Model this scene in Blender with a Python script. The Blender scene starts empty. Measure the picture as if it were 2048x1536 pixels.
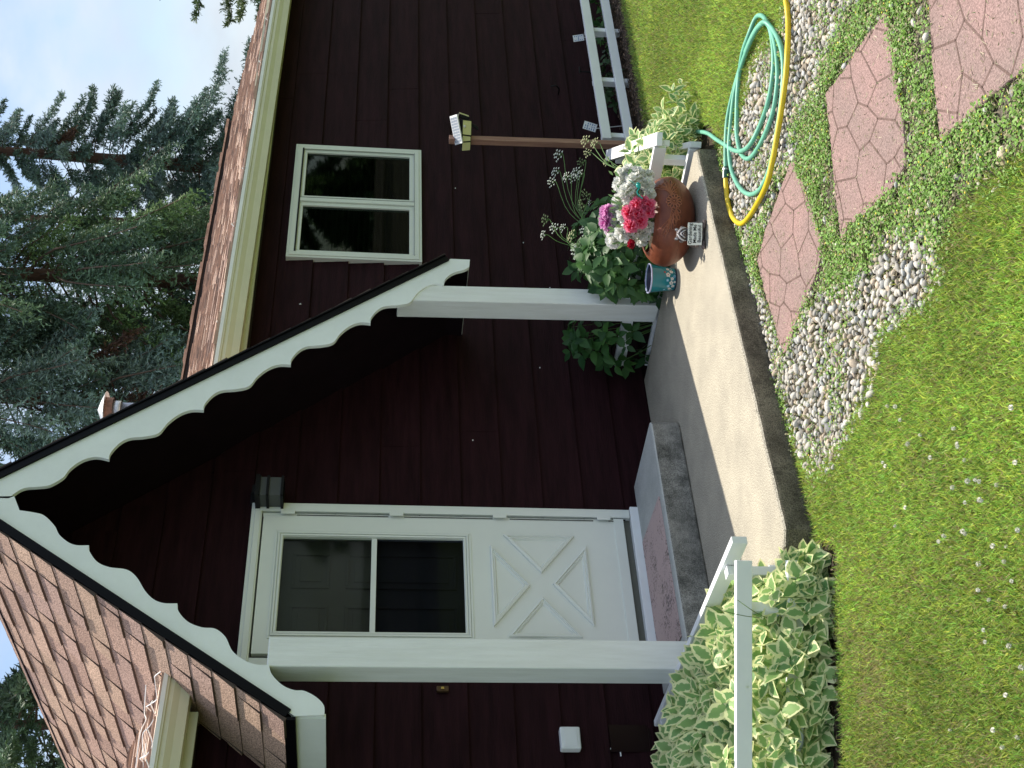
import bpy, math, random
import numpy as np
from mathutils import Vector, Matrix
rnd = random.Random(7); rng = np.random.default_rng(11)
R = math.radians
S = bpy.context.scene
# ------------------------------------------------------------------ camera, sky, sun, exposure
CAM = np.array([-4.56, -6.12, 1.768]); F = 2618.0
yaw, pit, rol = np.radians([42.375, -6.2585, 1.7676])
FW = np.array([math.sin(yaw)*math.cos(pit), math.cos(yaw)*math.cos(pit), math.sin(pit)])
_r = np.array([math.cos(yaw), -math.sin(yaw), 0.]); _u = np.cross(_r, FW)
RR = math.cos(rol)*_r + math.sin(rol)*_u; UU = -math.sin(rol)*_r + math.cos(rol)*_u
cd = bpy.data.cameras.new('camera'); cam = bpy.data.objects.new('camera', cd); S.collection.objects.link(cam)
cd.sensor_width = 36; cd.lens = 36*F/2048; cd.clip_end = 500; cd.clip_start = 0.05
m = Matrix(((-UU[0], RR[0], -FW[0], CAM[0]), (-UU[1], RR[1], -FW[1], CAM[1]), (-UU[2], RR[2], -FW[2], CAM[2]), (0, 0, 0, 1)))
cam.matrix_world = m; S.camera = cam        # the photograph lies on its side: the phone's right is the ground
SUND = Vector((.42, .163, 1.0)).normalized()
el = math.asin(SUND.z); az = math.atan2(SUND.x, SUND.y)
W = bpy.data.worlds.new('World'); S.world = W; W.use_nodes = True
wn = W.node_tree; wn.nodes.clear()
def wnode(t): return wn.nodes.new(t)
sky = wnode('ShaderNodeTexSky'); sky.sky_type = 'NISHITA'; sky.sun_disc = False; sky.sun_elevation = el; sky.sun_rotation = az
sky.air_density = 1.0; sky.dust_density = 1.2
tc = wnode('ShaderNodeTexCoord'); mp = wnode('ShaderNodeMapping'); mp.inputs['Scale'].default_value = (1, 1, 1.7); mp.inputs['Location'].default_value = (1.1, 3.3, 2.4)
nz = wnode('ShaderNodeTexNoise'); nz.inputs['Scale'].default_value = 2.1; nz.inputs['Detail'].default_value = 7; nz.inputs['Roughness'].default_value = .55
cr = wnode('ShaderNodeValToRGB'); cr.color_ramp.elements[0].position = .47; cr.color_ramp.elements[1].position = .60
cr.color_ramp.elements[0].color = (0, 0, 0, 1); cr.color_ramp.elements[1].color = (1, 1, 1, 1)
nz2 = wnode('ShaderNodeTexNoise'); nz2.inputs['Scale'].default_value = 5; nz2.inputs['Detail'].default_value = 5
cr2 = wnode('ShaderNodeValToRGB'); cr2.color_ramp.elements[0].color = (.64, .72, .82, 1); cr2.color_ramp.elements[1].color = (.96, .99, 1.03, 1)
cr2.color_ramp.elements[0].position = .3; cr2.color_ramp.elements[1].position = .6
mx = wnode('ShaderNodeMix'); mx.data_type = 'RGBA'
bg = wnode('ShaderNodeBackground'); out = wnode('ShaderNodeOutputWorld'); bg.inputs['Strength'].default_value = .12
L = wn.links.new
L(tc.outputs['Generated'], mp.inputs['Vector']); L(mp.outputs[0], nz.inputs['Vector']); L(mp.outputs[0], nz2.inputs['Vector'])
L(nz.outputs['Fac'], cr.inputs[0]); L(nz2.outputs['Fac'], cr2.inputs[0]); L(cr.outputs[0], mx.inputs[0])
dp = wnode('ShaderNodeVectorMath'); dp.operation = 'DOT_PRODUCT'; dp.inputs[1].default_value = (.45, .89, 0); L(tc.outputs['Generated'], dp.inputs[0])   # clouds behind the camera brightened, unseen, added to lift the shade
br = wnode('ShaderNodeMapRange'); br.inputs[1].default_value = -.1; br.inputs[2].default_value = .55; br.inputs[3].default_value = 10.5; br.inputs[4].default_value = 6.2; L(dp.outputs['Value'], br.inputs[0])
sc = wnode('ShaderNodeVectorMath'); sc.operation = 'SCALE'; L(cr2.outputs[0], sc.inputs[0]); L(br.outputs[0], sc.inputs['Scale'])
L(sky.outputs[0], mx.inputs[6]); L(sc.outputs[0], mx.inputs[7]); L(mx.outputs[2], bg.inputs[0]); L(bg.outputs[0], out.inputs[0])
sl = bpy.data.lights.new('sun', 'SUN'); sl.energy = 5.0; sl.angle = R(.53); sl.color = (1, .93, .82)
so = bpy.data.objects.new('sun', sl); S.collection.objects.link(so); so.rotation_euler = SUND.to_track_quat('Z', 'Y').to_euler()
so.location = (4, 2, 12)
S.view_settings.view_transform = 'Standard'; S.view_settings.look = 'None'; S.view_settings.exposure = .45; S.view_settings.gamma = 1
S.cycles.max_bounces = 8; S.cycles.transparent_max_bounces = 12

# ------------------------------------------------------------------ helpers
def ray(x, y): return (1536-y-768)/F*RR - (x-1024)/F*UU + FW
def px(x, y, z): d = ray(x, y); t = (z-CAM[2])/d[2]; p = CAM+t*d; return (float(p[0]), float(p[1]), float(z))   # point at height z
def py(x, y, Y): d = ray(x, y); t = (Y-CAM[1])/d[1]; p = CAM+t*d; return (float(p[0]), float(Y), float(p[2]))   # point in the plane Y
def pd(x, y, dist): d = ray(x, y); p = CAM + d*dist; return (float(p[0]), float(p[1]), float(p[2]))
COL = S.collection
def tag(o, label=None, cat=None, group=None, kind=None):
    if label: o['label'] = label
    if cat: o['category'] = cat
    if group: o['group'] = group
    if kind: o['kind'] = kind
    return o
def empty(name, loc, label, cat, group=None, kind=None):
    o = bpy.data.objects.new(name, None); COL.objects.link(o); o.location = loc; o.empty_display_size = .1
    return tag(o, label, cat, group, kind)
def wloc(o):
    v = Vector((0, 0, 0))
    while o is not None: v += o.location; o = o.parent
    return v
def finish(name, me, mat, parent=None, loc=None, smooth=False, bevel=0, seg=2, sub=0):
    o = bpy.data.objects.new(name, me); COL.objects.link(o)
    base = wloc(parent) if parent else Vector((0, 0, 0))
    l = Vector(loc) if loc is not None else base
    if l.length > 0: me.transform(Matrix.Translation(-l))
    o.parent = parent; o.location = l - base
    if mat is not None:
        for mm in (mat if isinstance(mat, (list, tuple)) else [mat]): me.materials.append(mm)
    if smooth:
        me.polygons.foreach_set('use_smooth', [True]*len(me.polygons))
    if bevel:
        b = o.modifiers.new('bevel', 'BEVEL'); b.width = bevel; b.segments = seg; b.limit_method = 'ANGLE'; b.angle_limit = R(40)
    if sub:
        s = o.modifiers.new('sub', 'SUBSURF'); s.levels = sub; s.render_levels = sub
    return o
class MB:
    def __init__(s): s.v = []; s.f = []; s.mi = []; s.cm = 0
    def add(s, vs, fs):
        n = len(s.v); s.v += [tuple(float(c) for c in v) for v in vs]
        for f in fs: s.f.append([i+n for i in f]); s.mi.append(s.cm)
        return s
    def box(s, a, b):
        x0, y0, z0 = a; x1, y1, z1 = b
        return s.add([(x0, y0, z0), (x1, y0, z0), (x1, y1, z0), (x0, y1, z0), (x0, y0, z1), (x1, y0, z1), (x1, y1, z1), (x0, y1, z1)],
              [(0, 3, 2, 1), (4, 5, 6, 7), (0, 1, 5, 4), (1, 2, 6, 5), (2, 3, 7, 6), (3, 0, 4, 7)])
    def beam(s, p, q, w, h, up=(0, 0, 1)):           # bar from p to q: w sideways, h along up (p,q on its centre)
        p = Vector(p); q = Vector(q); d = (q-p).normalized(); up = Vector(up); sd = d.cross(up).normalized(); u = sd.cross(d).normalized()
        vs = []
        for c in (p, q):
            for a, b in ((-1, -1), (1, -1), (1, 1), (-1, 1)): vs.append(c+sd*a*w/2+u*b*h/2)
        return s.add(vs, [(0, 1, 2, 3), (7, 6, 5, 4), (0, 4, 5, 1), (1, 5, 6, 2), (2, 6, 7, 3), (3, 7, 4, 0)])
    def tube(s, pts, r, n=8, cap=True):
        pts = [Vector(p) for p in pts]; rs = r if isinstance(r, (list, tuple)) else [r]*len(pts)
        vs = []; ref = None
        for i, p in enumerate(pts):
            d = (pts[min(i+1, len(pts)-1)]-pts[max(i-1, 0)])
            d = d.normalized() if d.length > 1e-9 else Vector((0, 0, 1))
            if ref is None: ref = d.orthogonal().normalized()
            ref = (ref - d*ref.dot(d));
            if ref.length < 1e-6: ref = d.orthogonal()
            ref.normalize(); b = d.cross(ref)
            for k in range(n):
                a = 2*math.pi*k/n; vs.append(p+(ref*math.cos(a)+b*math.sin(a))*rs[i])
        fs = []
        for i in range(len(pts)-1):
            for k in range(n):
                k2 = (k+1) % n; fs.append((i*n+k, i*n+k2, (i+1)*n+k2, (i+1)*n+k))
        if cap: fs.append(tuple(range(n))[::-1]); fs.append(tuple((len(pts)-1)*n+k for k in range(n)))
        return s.add(vs, fs)
    def lathe(s, prof, c, n=24, cap=False):
        vs = []; fs = []
        for (r, z) in prof:
            for k in range(n):
                a = 2*math.pi*k/n; vs.append((c[0]+r*math.cos(a), c[1]+r*math.sin(a), c[2]+z))
        for i in range(len(prof)-1):
            for k in range(n):
                k2 = (k+1) % n; fs.append((i*n+k, i*n+k2, (i+1)*n+k2, (i+1)*n+k))
        if cap: fs.append(tuple(range(n))[::-1]); fs.append(tuple((len(prof)-1)*n+k for k in range(n)))
        return s.add(vs, fs)
    def prism(s, poly, d):                             # poly: 3-D points in a plane, d: extrusion vector
        n = len(poly); d = Vector(d)
        vs = [Vector(p) for p in poly]+[Vector(p)+d for p in poly]
        fs = [tuple(range(n)), tuple(range(2*n-1, n-1, -1))]+[(i, i+n, (i+1) % n+n, (i+1) % n) for i in range(n)]
        return s.add(vs, fs)
    def build(s, name, mat, parent=None, loc=None, smooth=False, bevel=0, seg=2, sub=0):
        me = bpy.data.meshes.new(name); me.from_pydata(s.v, [], s.f); me.update()
        if any(s.mi): me.polygons.foreach_set('material_index', s.mi)
        return finish(name, me, mat, parent, loc, smooth, bevel, seg, sub)
def scatter_me(name, tv, tf, M, T, uv=None, col=None, ind=None):
    """many small copies of one template in one mesh. M (n,3,3), T (n,3), col (n,3)"""
    tv = np.asarray(tv, float); n = len(T); nv = len(tv)
    V = np.einsum('nij,vj->nvi', M, tv)+T[:, None, :]
    me = bpy.data.meshes.new(name); me.vertices.add(n*nv); me.vertices.foreach_set('co', V.reshape(-1).astype(np.float32))
    idx = np.concatenate([np.array(f) for f in tf]); ls = np.array([len(f) for f in tf]); st = np.concatenate([[0], np.cumsum(ls)[:-1]])
    nl = len(idx); al = (idx[None, :]+np.arange(n)[:, None]*nv).reshape(-1)
    me.loops.add(n*nl); me.loops.foreach_set('vertex_index', al.astype(np.int32))
    me.polygons.add(n*len(tf)); me.polygons.foreach_set('loop_start', (st[None, :]+np.arange(n)[:, None]*nl).reshape(-1).astype(np.int32))
    me.update(calc_edges=True)
    if uv is not None:
        ul = me.uv_layers.new(name='UVMap'); u = np.asarray(uv, np.float32)[idx]; ul.data.foreach_set('uv', np.tile(u, (n, 1)).reshape(-1))
    if col is not None:
        a = me.attributes.new('tint', 'FLOAT_COLOR', 'POINT'); c = np.ones((n, nv, 4), np.float32); c[:, :, :3] = np.asarray(col)[:, None, :]
        a.data.foreach_set('color', c.reshape(-1))
    return me
def norm(a): return a/np.maximum(np.linalg.norm(a, axis=-1, keepdims=True), 1e-9)
def frames(Yd, Zd, sc):
    """columns: x across, y along Yd, z near Zd, each scaled"""
    Y = norm(Yd); X = norm(np.cross(Y, Zd)); Z = np.cross(X, Y)
    M = np.stack([X, Y, Z], axis=2); sc = np.asarray(sc, float)
    return M*(sc[:, None, :] if sc.ndim == 2 else sc[:, None, None])
def inpoly(P, poly):
    x, y = P[:, 0], P[:, 1]; r = np.zeros(len(P), bool); n = len(poly)
    for i in range(n):
        x1, y1 = poly[i][:2]; x2, y2 = poly[(i+1) % n][:2]
        if y1 == y2: continue
        c = ((y1 > y) != (y2 > y)) & (x < (x2-x1)*(y-y1)/(y2-y1)+x1); r ^= c
    return r
def smooth_path(p, k=6):
    p = [np.array(q, float) for q in p]; o = []
    for i in range(len(p)-1):
        a, b, c, d = p[max(i-1, 0)], p[i], p[i+1], p[min(i+2, len(p)-1)]
        for j in range(k):
            t = j/k; o.append(.5*((2*b)+(-a+c)*t+(2*a-5*b+4*c-d)*t*t+(-a+3*b-3*c+d)*t**3))
    o.append(p[-1]); return o
# ------------------------------------------------------------------ materials
def newmat(name):
    m = bpy.data.materials.new(name); m.use_nodes = True; nt = m.node_tree
    return m, nt, nt.nodes['Principled BSDF']
def mat(name, c, rough=.6, metal=0, var=.0, vscale=8, c2=None, bump=0, bscale=60, stretch=None, spec=None, coord='Object', detail=5, sheen=0, trans=0):
    m, nt, p = newmat(name); p.inputs['Roughness'].default_value = rough; p.inputs['Metallic'].default_value = metal
    p.inputs['Base Color'].default_value = (*c, 1)
    if spec is not None: p.inputs['Specular IOR Level'].default_value = spec
    if trans: p.inputs['Transmission Weight'].default_value = trans
    t = nt.nodes.new('ShaderNodeTexCoord'); mpn = nt.nodes.new('ShaderNodeMapping'); nt.links.new(t.outputs[coord], mpn.inputs[0])
    if stretch: mpn.inputs['Scale'].default_value = stretch
    if var or c2:
        n = nt.nodes.new('ShaderNodeTexNoise'); n.inputs['Scale'].default_value = vscale; n.inputs['Detail'].default_value = detail; n.inputs['Roughness'].default_value = .62
        nt.links.new(mpn.outputs[0], n.inputs['Vector'])
        r = nt.nodes.new('ShaderNodeValToRGB'); r.color_ramp.elements[0].position = .32; r.color_ramp.elements[1].position = .68
        c2 = c2 or tuple(max(0, q*(1-var)) for q in c); cc = c if not var else tuple(min(1, q*(1+var)) for q in c)
        r.color_ramp.elements[0].color = (*c2, 1); r.color_ramp.elements[1].color = (*cc, 1)
        nt.links.new(n.outputs['Fac'], r.inputs[0]); nt.links.new(r.outputs[0], p.inputs['Base Color'])
    if bump:
        n2 = nt.nodes.new('ShaderNodeTexNoise'); n2.inputs['Scale'].default_value = bscale; n2.inputs['Detail'].default_value = 6
        nt.links.new(mpn.outputs[0], n2.inputs['Vector'])
        b = nt.nodes.new('ShaderNodeBump'); b.inputs['Strength'].default_value = bump; b.inputs['Distance'].default_value = .01
        nt.links.new(n2.outputs['Fac'], b.inputs['Height']); nt.links.new(b.outputs[0], p.inputs['Normal'])
    return m
def tintmat(name, rough=.6, nscale=0, namp=.3, sss=0, trans=0, bump=0, spec=.5):
    """base colour from each small piece's own tint"""
    m, nt, p = newmat(name); p.inputs['Roughness'].default_value = rough; p.inputs['Specular IOR Level'].default_value = spec
    a = nt.nodes.new('ShaderNodeAttribute'); a.attribute_name = 'tint'; o = a.outputs['Color']
    if nscale:
        t = nt.nodes.new('ShaderNodeTexCoord'); n = nt.nodes.new('ShaderNodeTexNoise'); n.inputs['Scale'].default_value = nscale; n.inputs['Detail'].default_value = 4
        nt.links.new(t.outputs['Object'], n.inputs['Vector'])
        mr = nt.nodes.new('ShaderNodeMapRange'); mr.inputs[1].default_value = .3; mr.inputs[2].default_value = .7; mr.inputs[3].default_value = 1-namp; mr.inputs[4].default_value = 1+namp
        nt.links.new(n.outputs['Fac'], mr.inputs[0])
        v = nt.nodes.new('ShaderNodeVectorMath'); v.operation = 'SCALE'; nt.links.new(o, v.inputs[0]); nt.links.new(mr.outputs[0], v.inputs['Scale']); o = v.outputs[0]
        if bump:
            b = nt.nodes.new('ShaderNodeBump'); b.inputs['Strength'].default_value = bump; b.inputs['Distance'].default_value = .004
            nt.links.new(n.outputs['Fac'], b.inputs['Height']); nt.links.new(b.outputs[0], p.inputs['Normal'])
    nt.links.new(o, p.inputs['Base Color'])
    if trans:
        tr = nt.nodes.new('ShaderNodeBsdfTranslucent'); nt.links.new(o, tr.inputs[0]); ms = nt.nodes.new('ShaderNodeMixShader'); ms.inputs[0].default_value = trans
        nt.links.new(p.outputs[0], ms.inputs[1]); nt.links.new(tr.outputs[0], ms.inputs[2]); nt.links.new(ms.outputs[0], nt.nodes['Material Output'].inputs[0])
    return m
def glassmat(name, tint, gloss, rough=.02, dirt=0):
    m, nt, p = newmat(name); nt.nodes.remove(p)
    t = nt.nodes.new('ShaderNodeBsdfTransparent'); t.inputs[0].default_value = (*tint, 1)
    g = nt.nodes.new('ShaderNodeBsdfGlossy'); g.inputs['Roughness'].default_value = rough; g.inputs[0].default_value = (.9, .95, 1, 1)
    f = nt.nodes.new('ShaderNodeFresnel'); f.inputs[0].default_value = 1.45
    mul = nt.nodes.new('ShaderNodeMath'); mul.operation = 'MULTIPLY'; mul.inputs[1].default_value = gloss; nt.links.new(f.outputs[0], mul.inputs[0])
    ms = nt.nodes.new('ShaderNodeMixShader'); nt.links.new(mul.outputs[0], ms.inputs[0]); nt.links.new(t.outputs[0], ms.inputs[1]); nt.links.new(g.outputs[0], ms.inputs[2])
    o = ms.outputs[0]
    if dirt:
        d = nt.nodes.new('ShaderNodeBsdfDiffuse'); d.inputs[0].default_value = (.5, .5, .46, 1)
        tcn = nt.nodes.new('ShaderNodeTexCoord'); mpn = nt.nodes.new('ShaderNodeMapping'); mpn.inputs['Scale'].default_value = (30, 1, 5)
        n = nt.nodes.new('ShaderNodeTexNoise'); n.inputs['Scale'].default_value = 2.2; n.inputs['Detail'].default_value = 9; n.inputs['Roughness'].default_value = .75
        nt.links.new(tcn.outputs['Object'], mpn.inputs[0]); nt.links.new(mpn.outputs[0], n.inputs['Vector'])
        mr = nt.nodes.new('ShaderNodeMapRange'); mr.inputs[1].default_value = .5; mr.inputs[2].default_value = .9; mr.inputs[4].default_value = dirt; mr.inputs[3].default_value = dirt*.08
        nt.links.new(n.outputs['Fac'], mr.inputs[0]); m2 = nt.nodes.new('ShaderNodeMixShader'); nt.links.new(mr.outputs[0], m2.inputs[0])
        nt.links.new(o, m2.inputs[1]); nt.links.new(d.outputs[0], m2.inputs[2]); o = m2.outputs[0]
    nt.links.new(o, nt.nodes['Material Output'].inputs[0]); return m
def concrete(name, c1, c2, rough=.9, spk=.35, bump=.35, sc=3):
    m, nt, p = newmat(name); p.inputs['Roughness'].default_value = rough; p.inputs['Specular IOR Level'].default_value = .2
    t = nt.nodes.new('ShaderNodeTexCoord')
    n = nt.nodes.new('ShaderNodeTexNoise'); n.inputs['Scale'].default_value = sc; n.inputs['Detail'].default_value = 8; n.inputs['Roughness'].default_value = .65
    r = nt.nodes.new('ShaderNodeValToRGB'); r.color_ramp.elements[0].position = .33; r.color_ramp.elements[1].position = .66
    r.color_ramp.elements[0].color = (*c2, 1); r.color_ramp.elements[1].color = (*c1, 1)
    n2 = nt.nodes.new('ShaderNodeTexNoise'); n2.inputs['Scale'].default_value = 190; n2.inputs['Detail'].default_value = 3
    mr = nt.nodes.new('ShaderNodeMapRange'); mr.inputs[1].default_value = .35; mr.inputs[2].default_value = .65; mr.inputs[3].default_value = 1-spk; mr.inputs[4].default_value = 1+spk
    v = nt.nodes.new('ShaderNodeVectorMath'); v.operation = 'SCALE'
    for q in (n, n2): nt.links.new(t.outputs['Object'], q.inputs['Vector'])
    nt.links.new(n.outputs['Fac'], r.inputs[0]); nt.links.new(n2.outputs['Fac'], mr.inputs[0]); nt.links.new(r.outputs[0], v.inputs[0]); nt.links.new(mr.outputs[0], v.inputs['Scale'])
    nt.links.new(v.outputs[0], p.inputs['Base Color'])
    b = nt.nodes.new('ShaderNodeBump'); b.inputs['Strength'].default_value = bump; b.inputs['Distance'].default_value = .004
    n3 = nt.nodes.new('ShaderNodeTexNoise'); n3.inputs['Scale'].default_value = 90; n3.inputs['Detail'].default_value = 5; nt.links.new(t.outputs['Object'], n3.inputs['Vector'])
    nt.links.new(n3.outputs['Fac'], b.inputs['Height']); nt.links.new(b.outputs[0], p.inputs['Normal'])
    return m
def leafmat(name, mode='plain', g=(.07, .16, .03), g2=(.03, .09, .02), edge=(.62, .66, .28), trans=.3):
    """leaf from its own UV: u across (-1..1 stored 0..1), v along; variegated leaves get a cream margin"""
    m, nt, p = newmat(name); p.inputs['Roughness'].default_value = .5; p.inputs['Specular IOR Level'].default_value = .35
    a = nt.nodes.new('ShaderNodeAttribute'); a.attribute_name = 'tint'
    mixc = nt.nodes.new('ShaderNodeMix'); mixc.data_type = 'RGBA'; mixc.inputs[6].default_value = (*g2, 1); mixc.inputs[7].default_value = (*g, 1)
    sp = nt.nodes.new('ShaderNodeSeparateColor'); nt.links.new(a.outputs['Color'], sp.inputs[0]); nt.links.new(sp.outputs[0], mixc.inputs[0])
    o = mixc.outputs[2]
    if mode == 'variegated':
        u = nt.nodes.new('ShaderNodeUVMap'); su = nt.nodes.new('ShaderNodeSeparateXYZ'); nt.links.new(u.outputs[0], su.inputs[0])
        t = nt.nodes.new('ShaderNodeTexCoord'); n = nt.nodes.new('ShaderNodeTexNoise'); n.inputs['Scale'].default_value = 55; n.inputs['Detail'].default_value = 3; nt.links.new(t.outputs['Object'], n.inputs['Vector'])
        ad = nt.nodes.new('ShaderNodeMath'); ad.operation = 'MULTIPLY_ADD'; nt.links.new(n.outputs['Fac'], ad.inputs[0]); ad.inputs[1].default_value = .9; nt.links.new(su.outputs['X'], ad.inputs[2])
        mr = nt.nodes.new('ShaderNodeMapRange'); mr.inputs[1].default_value = 1.00; mr.inputs[2].default_value = 1.08; nt.links.new(ad.outputs[0], mr.inputs[0])
        m3 = nt.nodes.new('ShaderNodeMix'); m3.data_type = 'RGBA'; nt.links.new(mr.outputs[0], m3.inputs[0]); nt.links.new(o, m3.inputs[6]); m3.inputs[7].default_value = (*edge, 1); o = m3.outputs[2]
    nt.links.new(o, p.inputs['Base Color'])
    tr = nt.nodes.new('ShaderNodeBsdfTranslucent'); nt.links.new(o, tr.inputs[0]); ms = nt.nodes.new('ShaderNodeMixShader'); ms.inputs[0].default_value = trans
    nt.links.new(p.outputs[0], ms.inputs[1]); nt.links.new(tr.outputs[0], ms.inputs[2]); nt.links.new(ms.outputs[0], nt.nodes['Material Output'].inputs[0])
    return m
M_sid = mat('siding', (.0190, .0060, .0078), .65, var=.34, vscale=2.2, bump=.35, bscale=14, stretch=(1.2, 8, 11), spec=.07)
M_dark = mat('dark_paint', (.014, .008, .009), .8, var=.2)
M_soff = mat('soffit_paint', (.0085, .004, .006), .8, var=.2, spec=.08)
M_white = mat('white_paint', (.77, .815, .785), .45, var=.05, vscale=4, bump=.30, bscale=16)
M_post = mat('white_wood', (.79, .82, .80), .55, c2=(.70, .725, .69), vscale=7, bump=.35, bscale=30, stretch=(4, 4, .35))
M_door = mat('door_white', (.74, .77, .72), .38, var=.02, vscale=3)
M_trim = mat('cream_trim', (.55, .57, .42), .45, var=.05, vscale=4)
M_gut = mat('gutter_cream', (.62, .60, .42), .35, var=.06, vscale=3)
M_gutlip = mat('gutter_lip', (.8, .8, .74), .3, var=.05)
M_vinyl = mat('vinyl_white', (.66, .70, .62), .35, var=.02)
M_black = mat('black_metal', (.007, .007, .008), .5, spec=.2)
M_drip = mat('drip_edge', (.003, .003, .004), .35, spec=.10)
M_galv = mat('galvanised', (.42, .44, .46), .38, metal=.75, var=.25, vscale=14)
M_rust = mat('rusty_metal', (.15, .085, .065), .6, metal=.4, var=.3, vscale=18)
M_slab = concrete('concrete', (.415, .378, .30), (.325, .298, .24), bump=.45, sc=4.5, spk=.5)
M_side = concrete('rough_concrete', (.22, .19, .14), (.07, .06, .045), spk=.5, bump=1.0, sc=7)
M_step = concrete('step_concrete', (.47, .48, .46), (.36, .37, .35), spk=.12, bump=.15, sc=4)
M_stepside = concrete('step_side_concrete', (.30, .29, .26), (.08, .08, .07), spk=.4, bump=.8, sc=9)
M_soil = concrete('soil', (.075, .055, .035), (.028, .02, .013), bump=1.2, spk=.5, sc=12)
M_lawnbase = concrete('lawn_soil', (.14, .18, .055), (.08, .10, .035), bump=1.0, spk=.4, sc=5)
M_rail = mat('rail_white', (.80, .82, .82), .45, var=.03, vscale=5)
M_cedar = mat('cedar', (.36, .20, .14), .7, c2=(.24, .12, .085), vscale=9, stretch=(6, 6, .5), bump=.2)
M_glass = glassmat('door_glass', (.6, .63, .60), .25, .03, dirt=.045)
M_glass2 = glassmat('clear_glass', (.45, .47, .52), .22, .03, dirt=.0)
M_winglass = glassmat('window_glass', (.42, .46, .42), .22, .02, dirt=.0)
M_inner = mat('inner_door_paint', (.15, .145, .125), .5, var=.15, vscale=3)
M_green_h = mat('green_hose', (.15, .43, .30), .5, var=.14, vscale=14)
M_yel_h = mat('yellow_hose', (.66, .48, .015), .45, var=.12, vscale=12)
M_brass = mat('brass', (.55, .38, .12), .35, metal=1)

# ------------------------------------------------------------------ ground
GZ = -.135
PATHZ = [px(x, y, GZ) for x, y in ((1590, -60), (1580, 0), (1570, 80), (1530, 105), (1512, 140), (1497, 190), (1480, 240), (1462, 265), (1440, 320), (1440, 420), (1470, 500),
        (1520, 680), (1560, 780), (1600, 900), (1640, 945), (1660, 915), (1700, 850), (1735, 770), (1745, 700), (1780, 640), (1855, 610), (1880, 540), (1895, 470), (1930, 400), (1990, 360), (2080, 280), (2200, 0), (2250, -100), (1800, -120))]
PEBA = [px(x, y, GZ) for x, y in ((1578, -40), (1720, -40), (1700, 0), (1665, 90), (1645, 130), (1640, 190), (1600, 225), (1580, 250), (1592, 310), (1560, 345), (1545, 400), (1500, 490), (1475, 440), (1448, 330), (1465, 290), (1482, 250), (1500, 190), (1513, 120), (1540, 100), (1572, 130))]
PEBB = [px(x, y, GZ) for x, y in ((1480, 500), (1520, 670), (1550, 740), (1600, 890), (1625, 940), (1660, 945), (1690, 870), (1722, 830), (1752, 790), (1758, 700), (1775, 650), (1810, 622), (1870, 600), (1885, 520), (1850, 470), (1790, 480), (1760, 520), (1700, 580), (1650, 600), (1615, 625), (1590, 690), (1568, 712), (1545, 650), (1510, 560), (1500, 510))]
z7 = lambda a, b: (1348+a/2.926, b/2.926)
z8 = lambda a, b: (1348+a/2.926, 500+b/2.926)
PAV = [[z7(700, 905), z7(715, 1000), z7(760, 1080), z7(800, 1200), z7(835, 1310), z7(868, 1420), z8(862, 50), z8(820, 180), z8(790, 250), z8(740, 370), z8(700, 480), z8(660, 590), z8(640, 612), z8(605, 500), z8(580, 400), z8(545, 290), z8(510, 150), z8(485, 60), z7(510, 1450), z7(545, 1310), z7(590, 1200), z7(640, 1060)],
       [z7(1240, 50), z7(1262, 170), z7(1275, 300), z7(1300, 450), z7(1330, 640), z7(1355, 850), z7(1360, 960), z7(1270, 1100), z7(1130, 1240), z7(1020, 1320), z7(980, 1425), z7(965, 1300), z7(940, 1100), z7(925, 900), z7(905, 700), z7(885, 550), z7(990, 420), z7(1080, 270), z7(1190, 130)],
       [z7(1490, -60), z7(1500, 150), z7(1510, 330), z7(1525, 520), z7(1540, 650), z7(1555, 822), z7(1650, 740), z7(1750, 660), z7(1870, 550), z7(1960, 480), z7(2060, 400), z7(2150, 280), z7(2180, 60), z7(2120, -140), z7(1900, -200), z7(1600, -160)]]
PAV = [[px(x, y, GZ+.012) for x, y in p] for p in PAV]
SLAB = [(-1.42, 0), (-1.42, -1.70), (-1.36, -1.755), (1.24, -1.755), (1.272, -1.72), (1.09, 0)]
BEDL = [(-1.42, -.02), (-1.42, -1.78), (-1.60, -1.91), (-2.95, -1.02), (-4, -.7), (-4, -.02)]
BEDR = [(1.09, -.02), (1.27, -1.72), (1.45, -1.75), (2.45, -.92), (2.9, -.62), (7, -.62), (7, -.02)]
def noise2(P, s, seed=0):
    r = np.random.default_rng(seed); v = np.zeros(len(P))
    for k in range(5):
        a = r.uniform(0, 6.28); f = s*(1.7**k); v += np.sin(P[:, 0]*f*math.cos(a)+P[:, 1]*f*math.sin(a)+r.uniform(0, 6.28))/(1.3**k)
    return v/2.2
g = MB(); g.add([(-60, -60, GZ-.03), (60, -60, GZ-.03), (60, 60, GZ-.03), (-60, 60, GZ-.03)], [(0, 1, 2, 3)])
tag(g.build('ground', M_lawnbase), kind='structure')
def sheet(name, poly, z, m):
    s_ = MB(); s_.prism([(p[0], p[1], z-.02) for p in poly], (0, 0, .02)); return tag(s_.build(name, m), kind='structure')
sheet('planting_bed', BEDL, GZ+.0, M_soil); sheet('planting_bed', BEDR, GZ-.004, M_soil)
M_gravbase = concrete('gravel_dirt', (.16, .14, .11), (.05, .045, .035), bump=1, spk=.5, sc=14)
sheet('path_bed', PATHZ, GZ-.008, M_gravbase)
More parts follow.
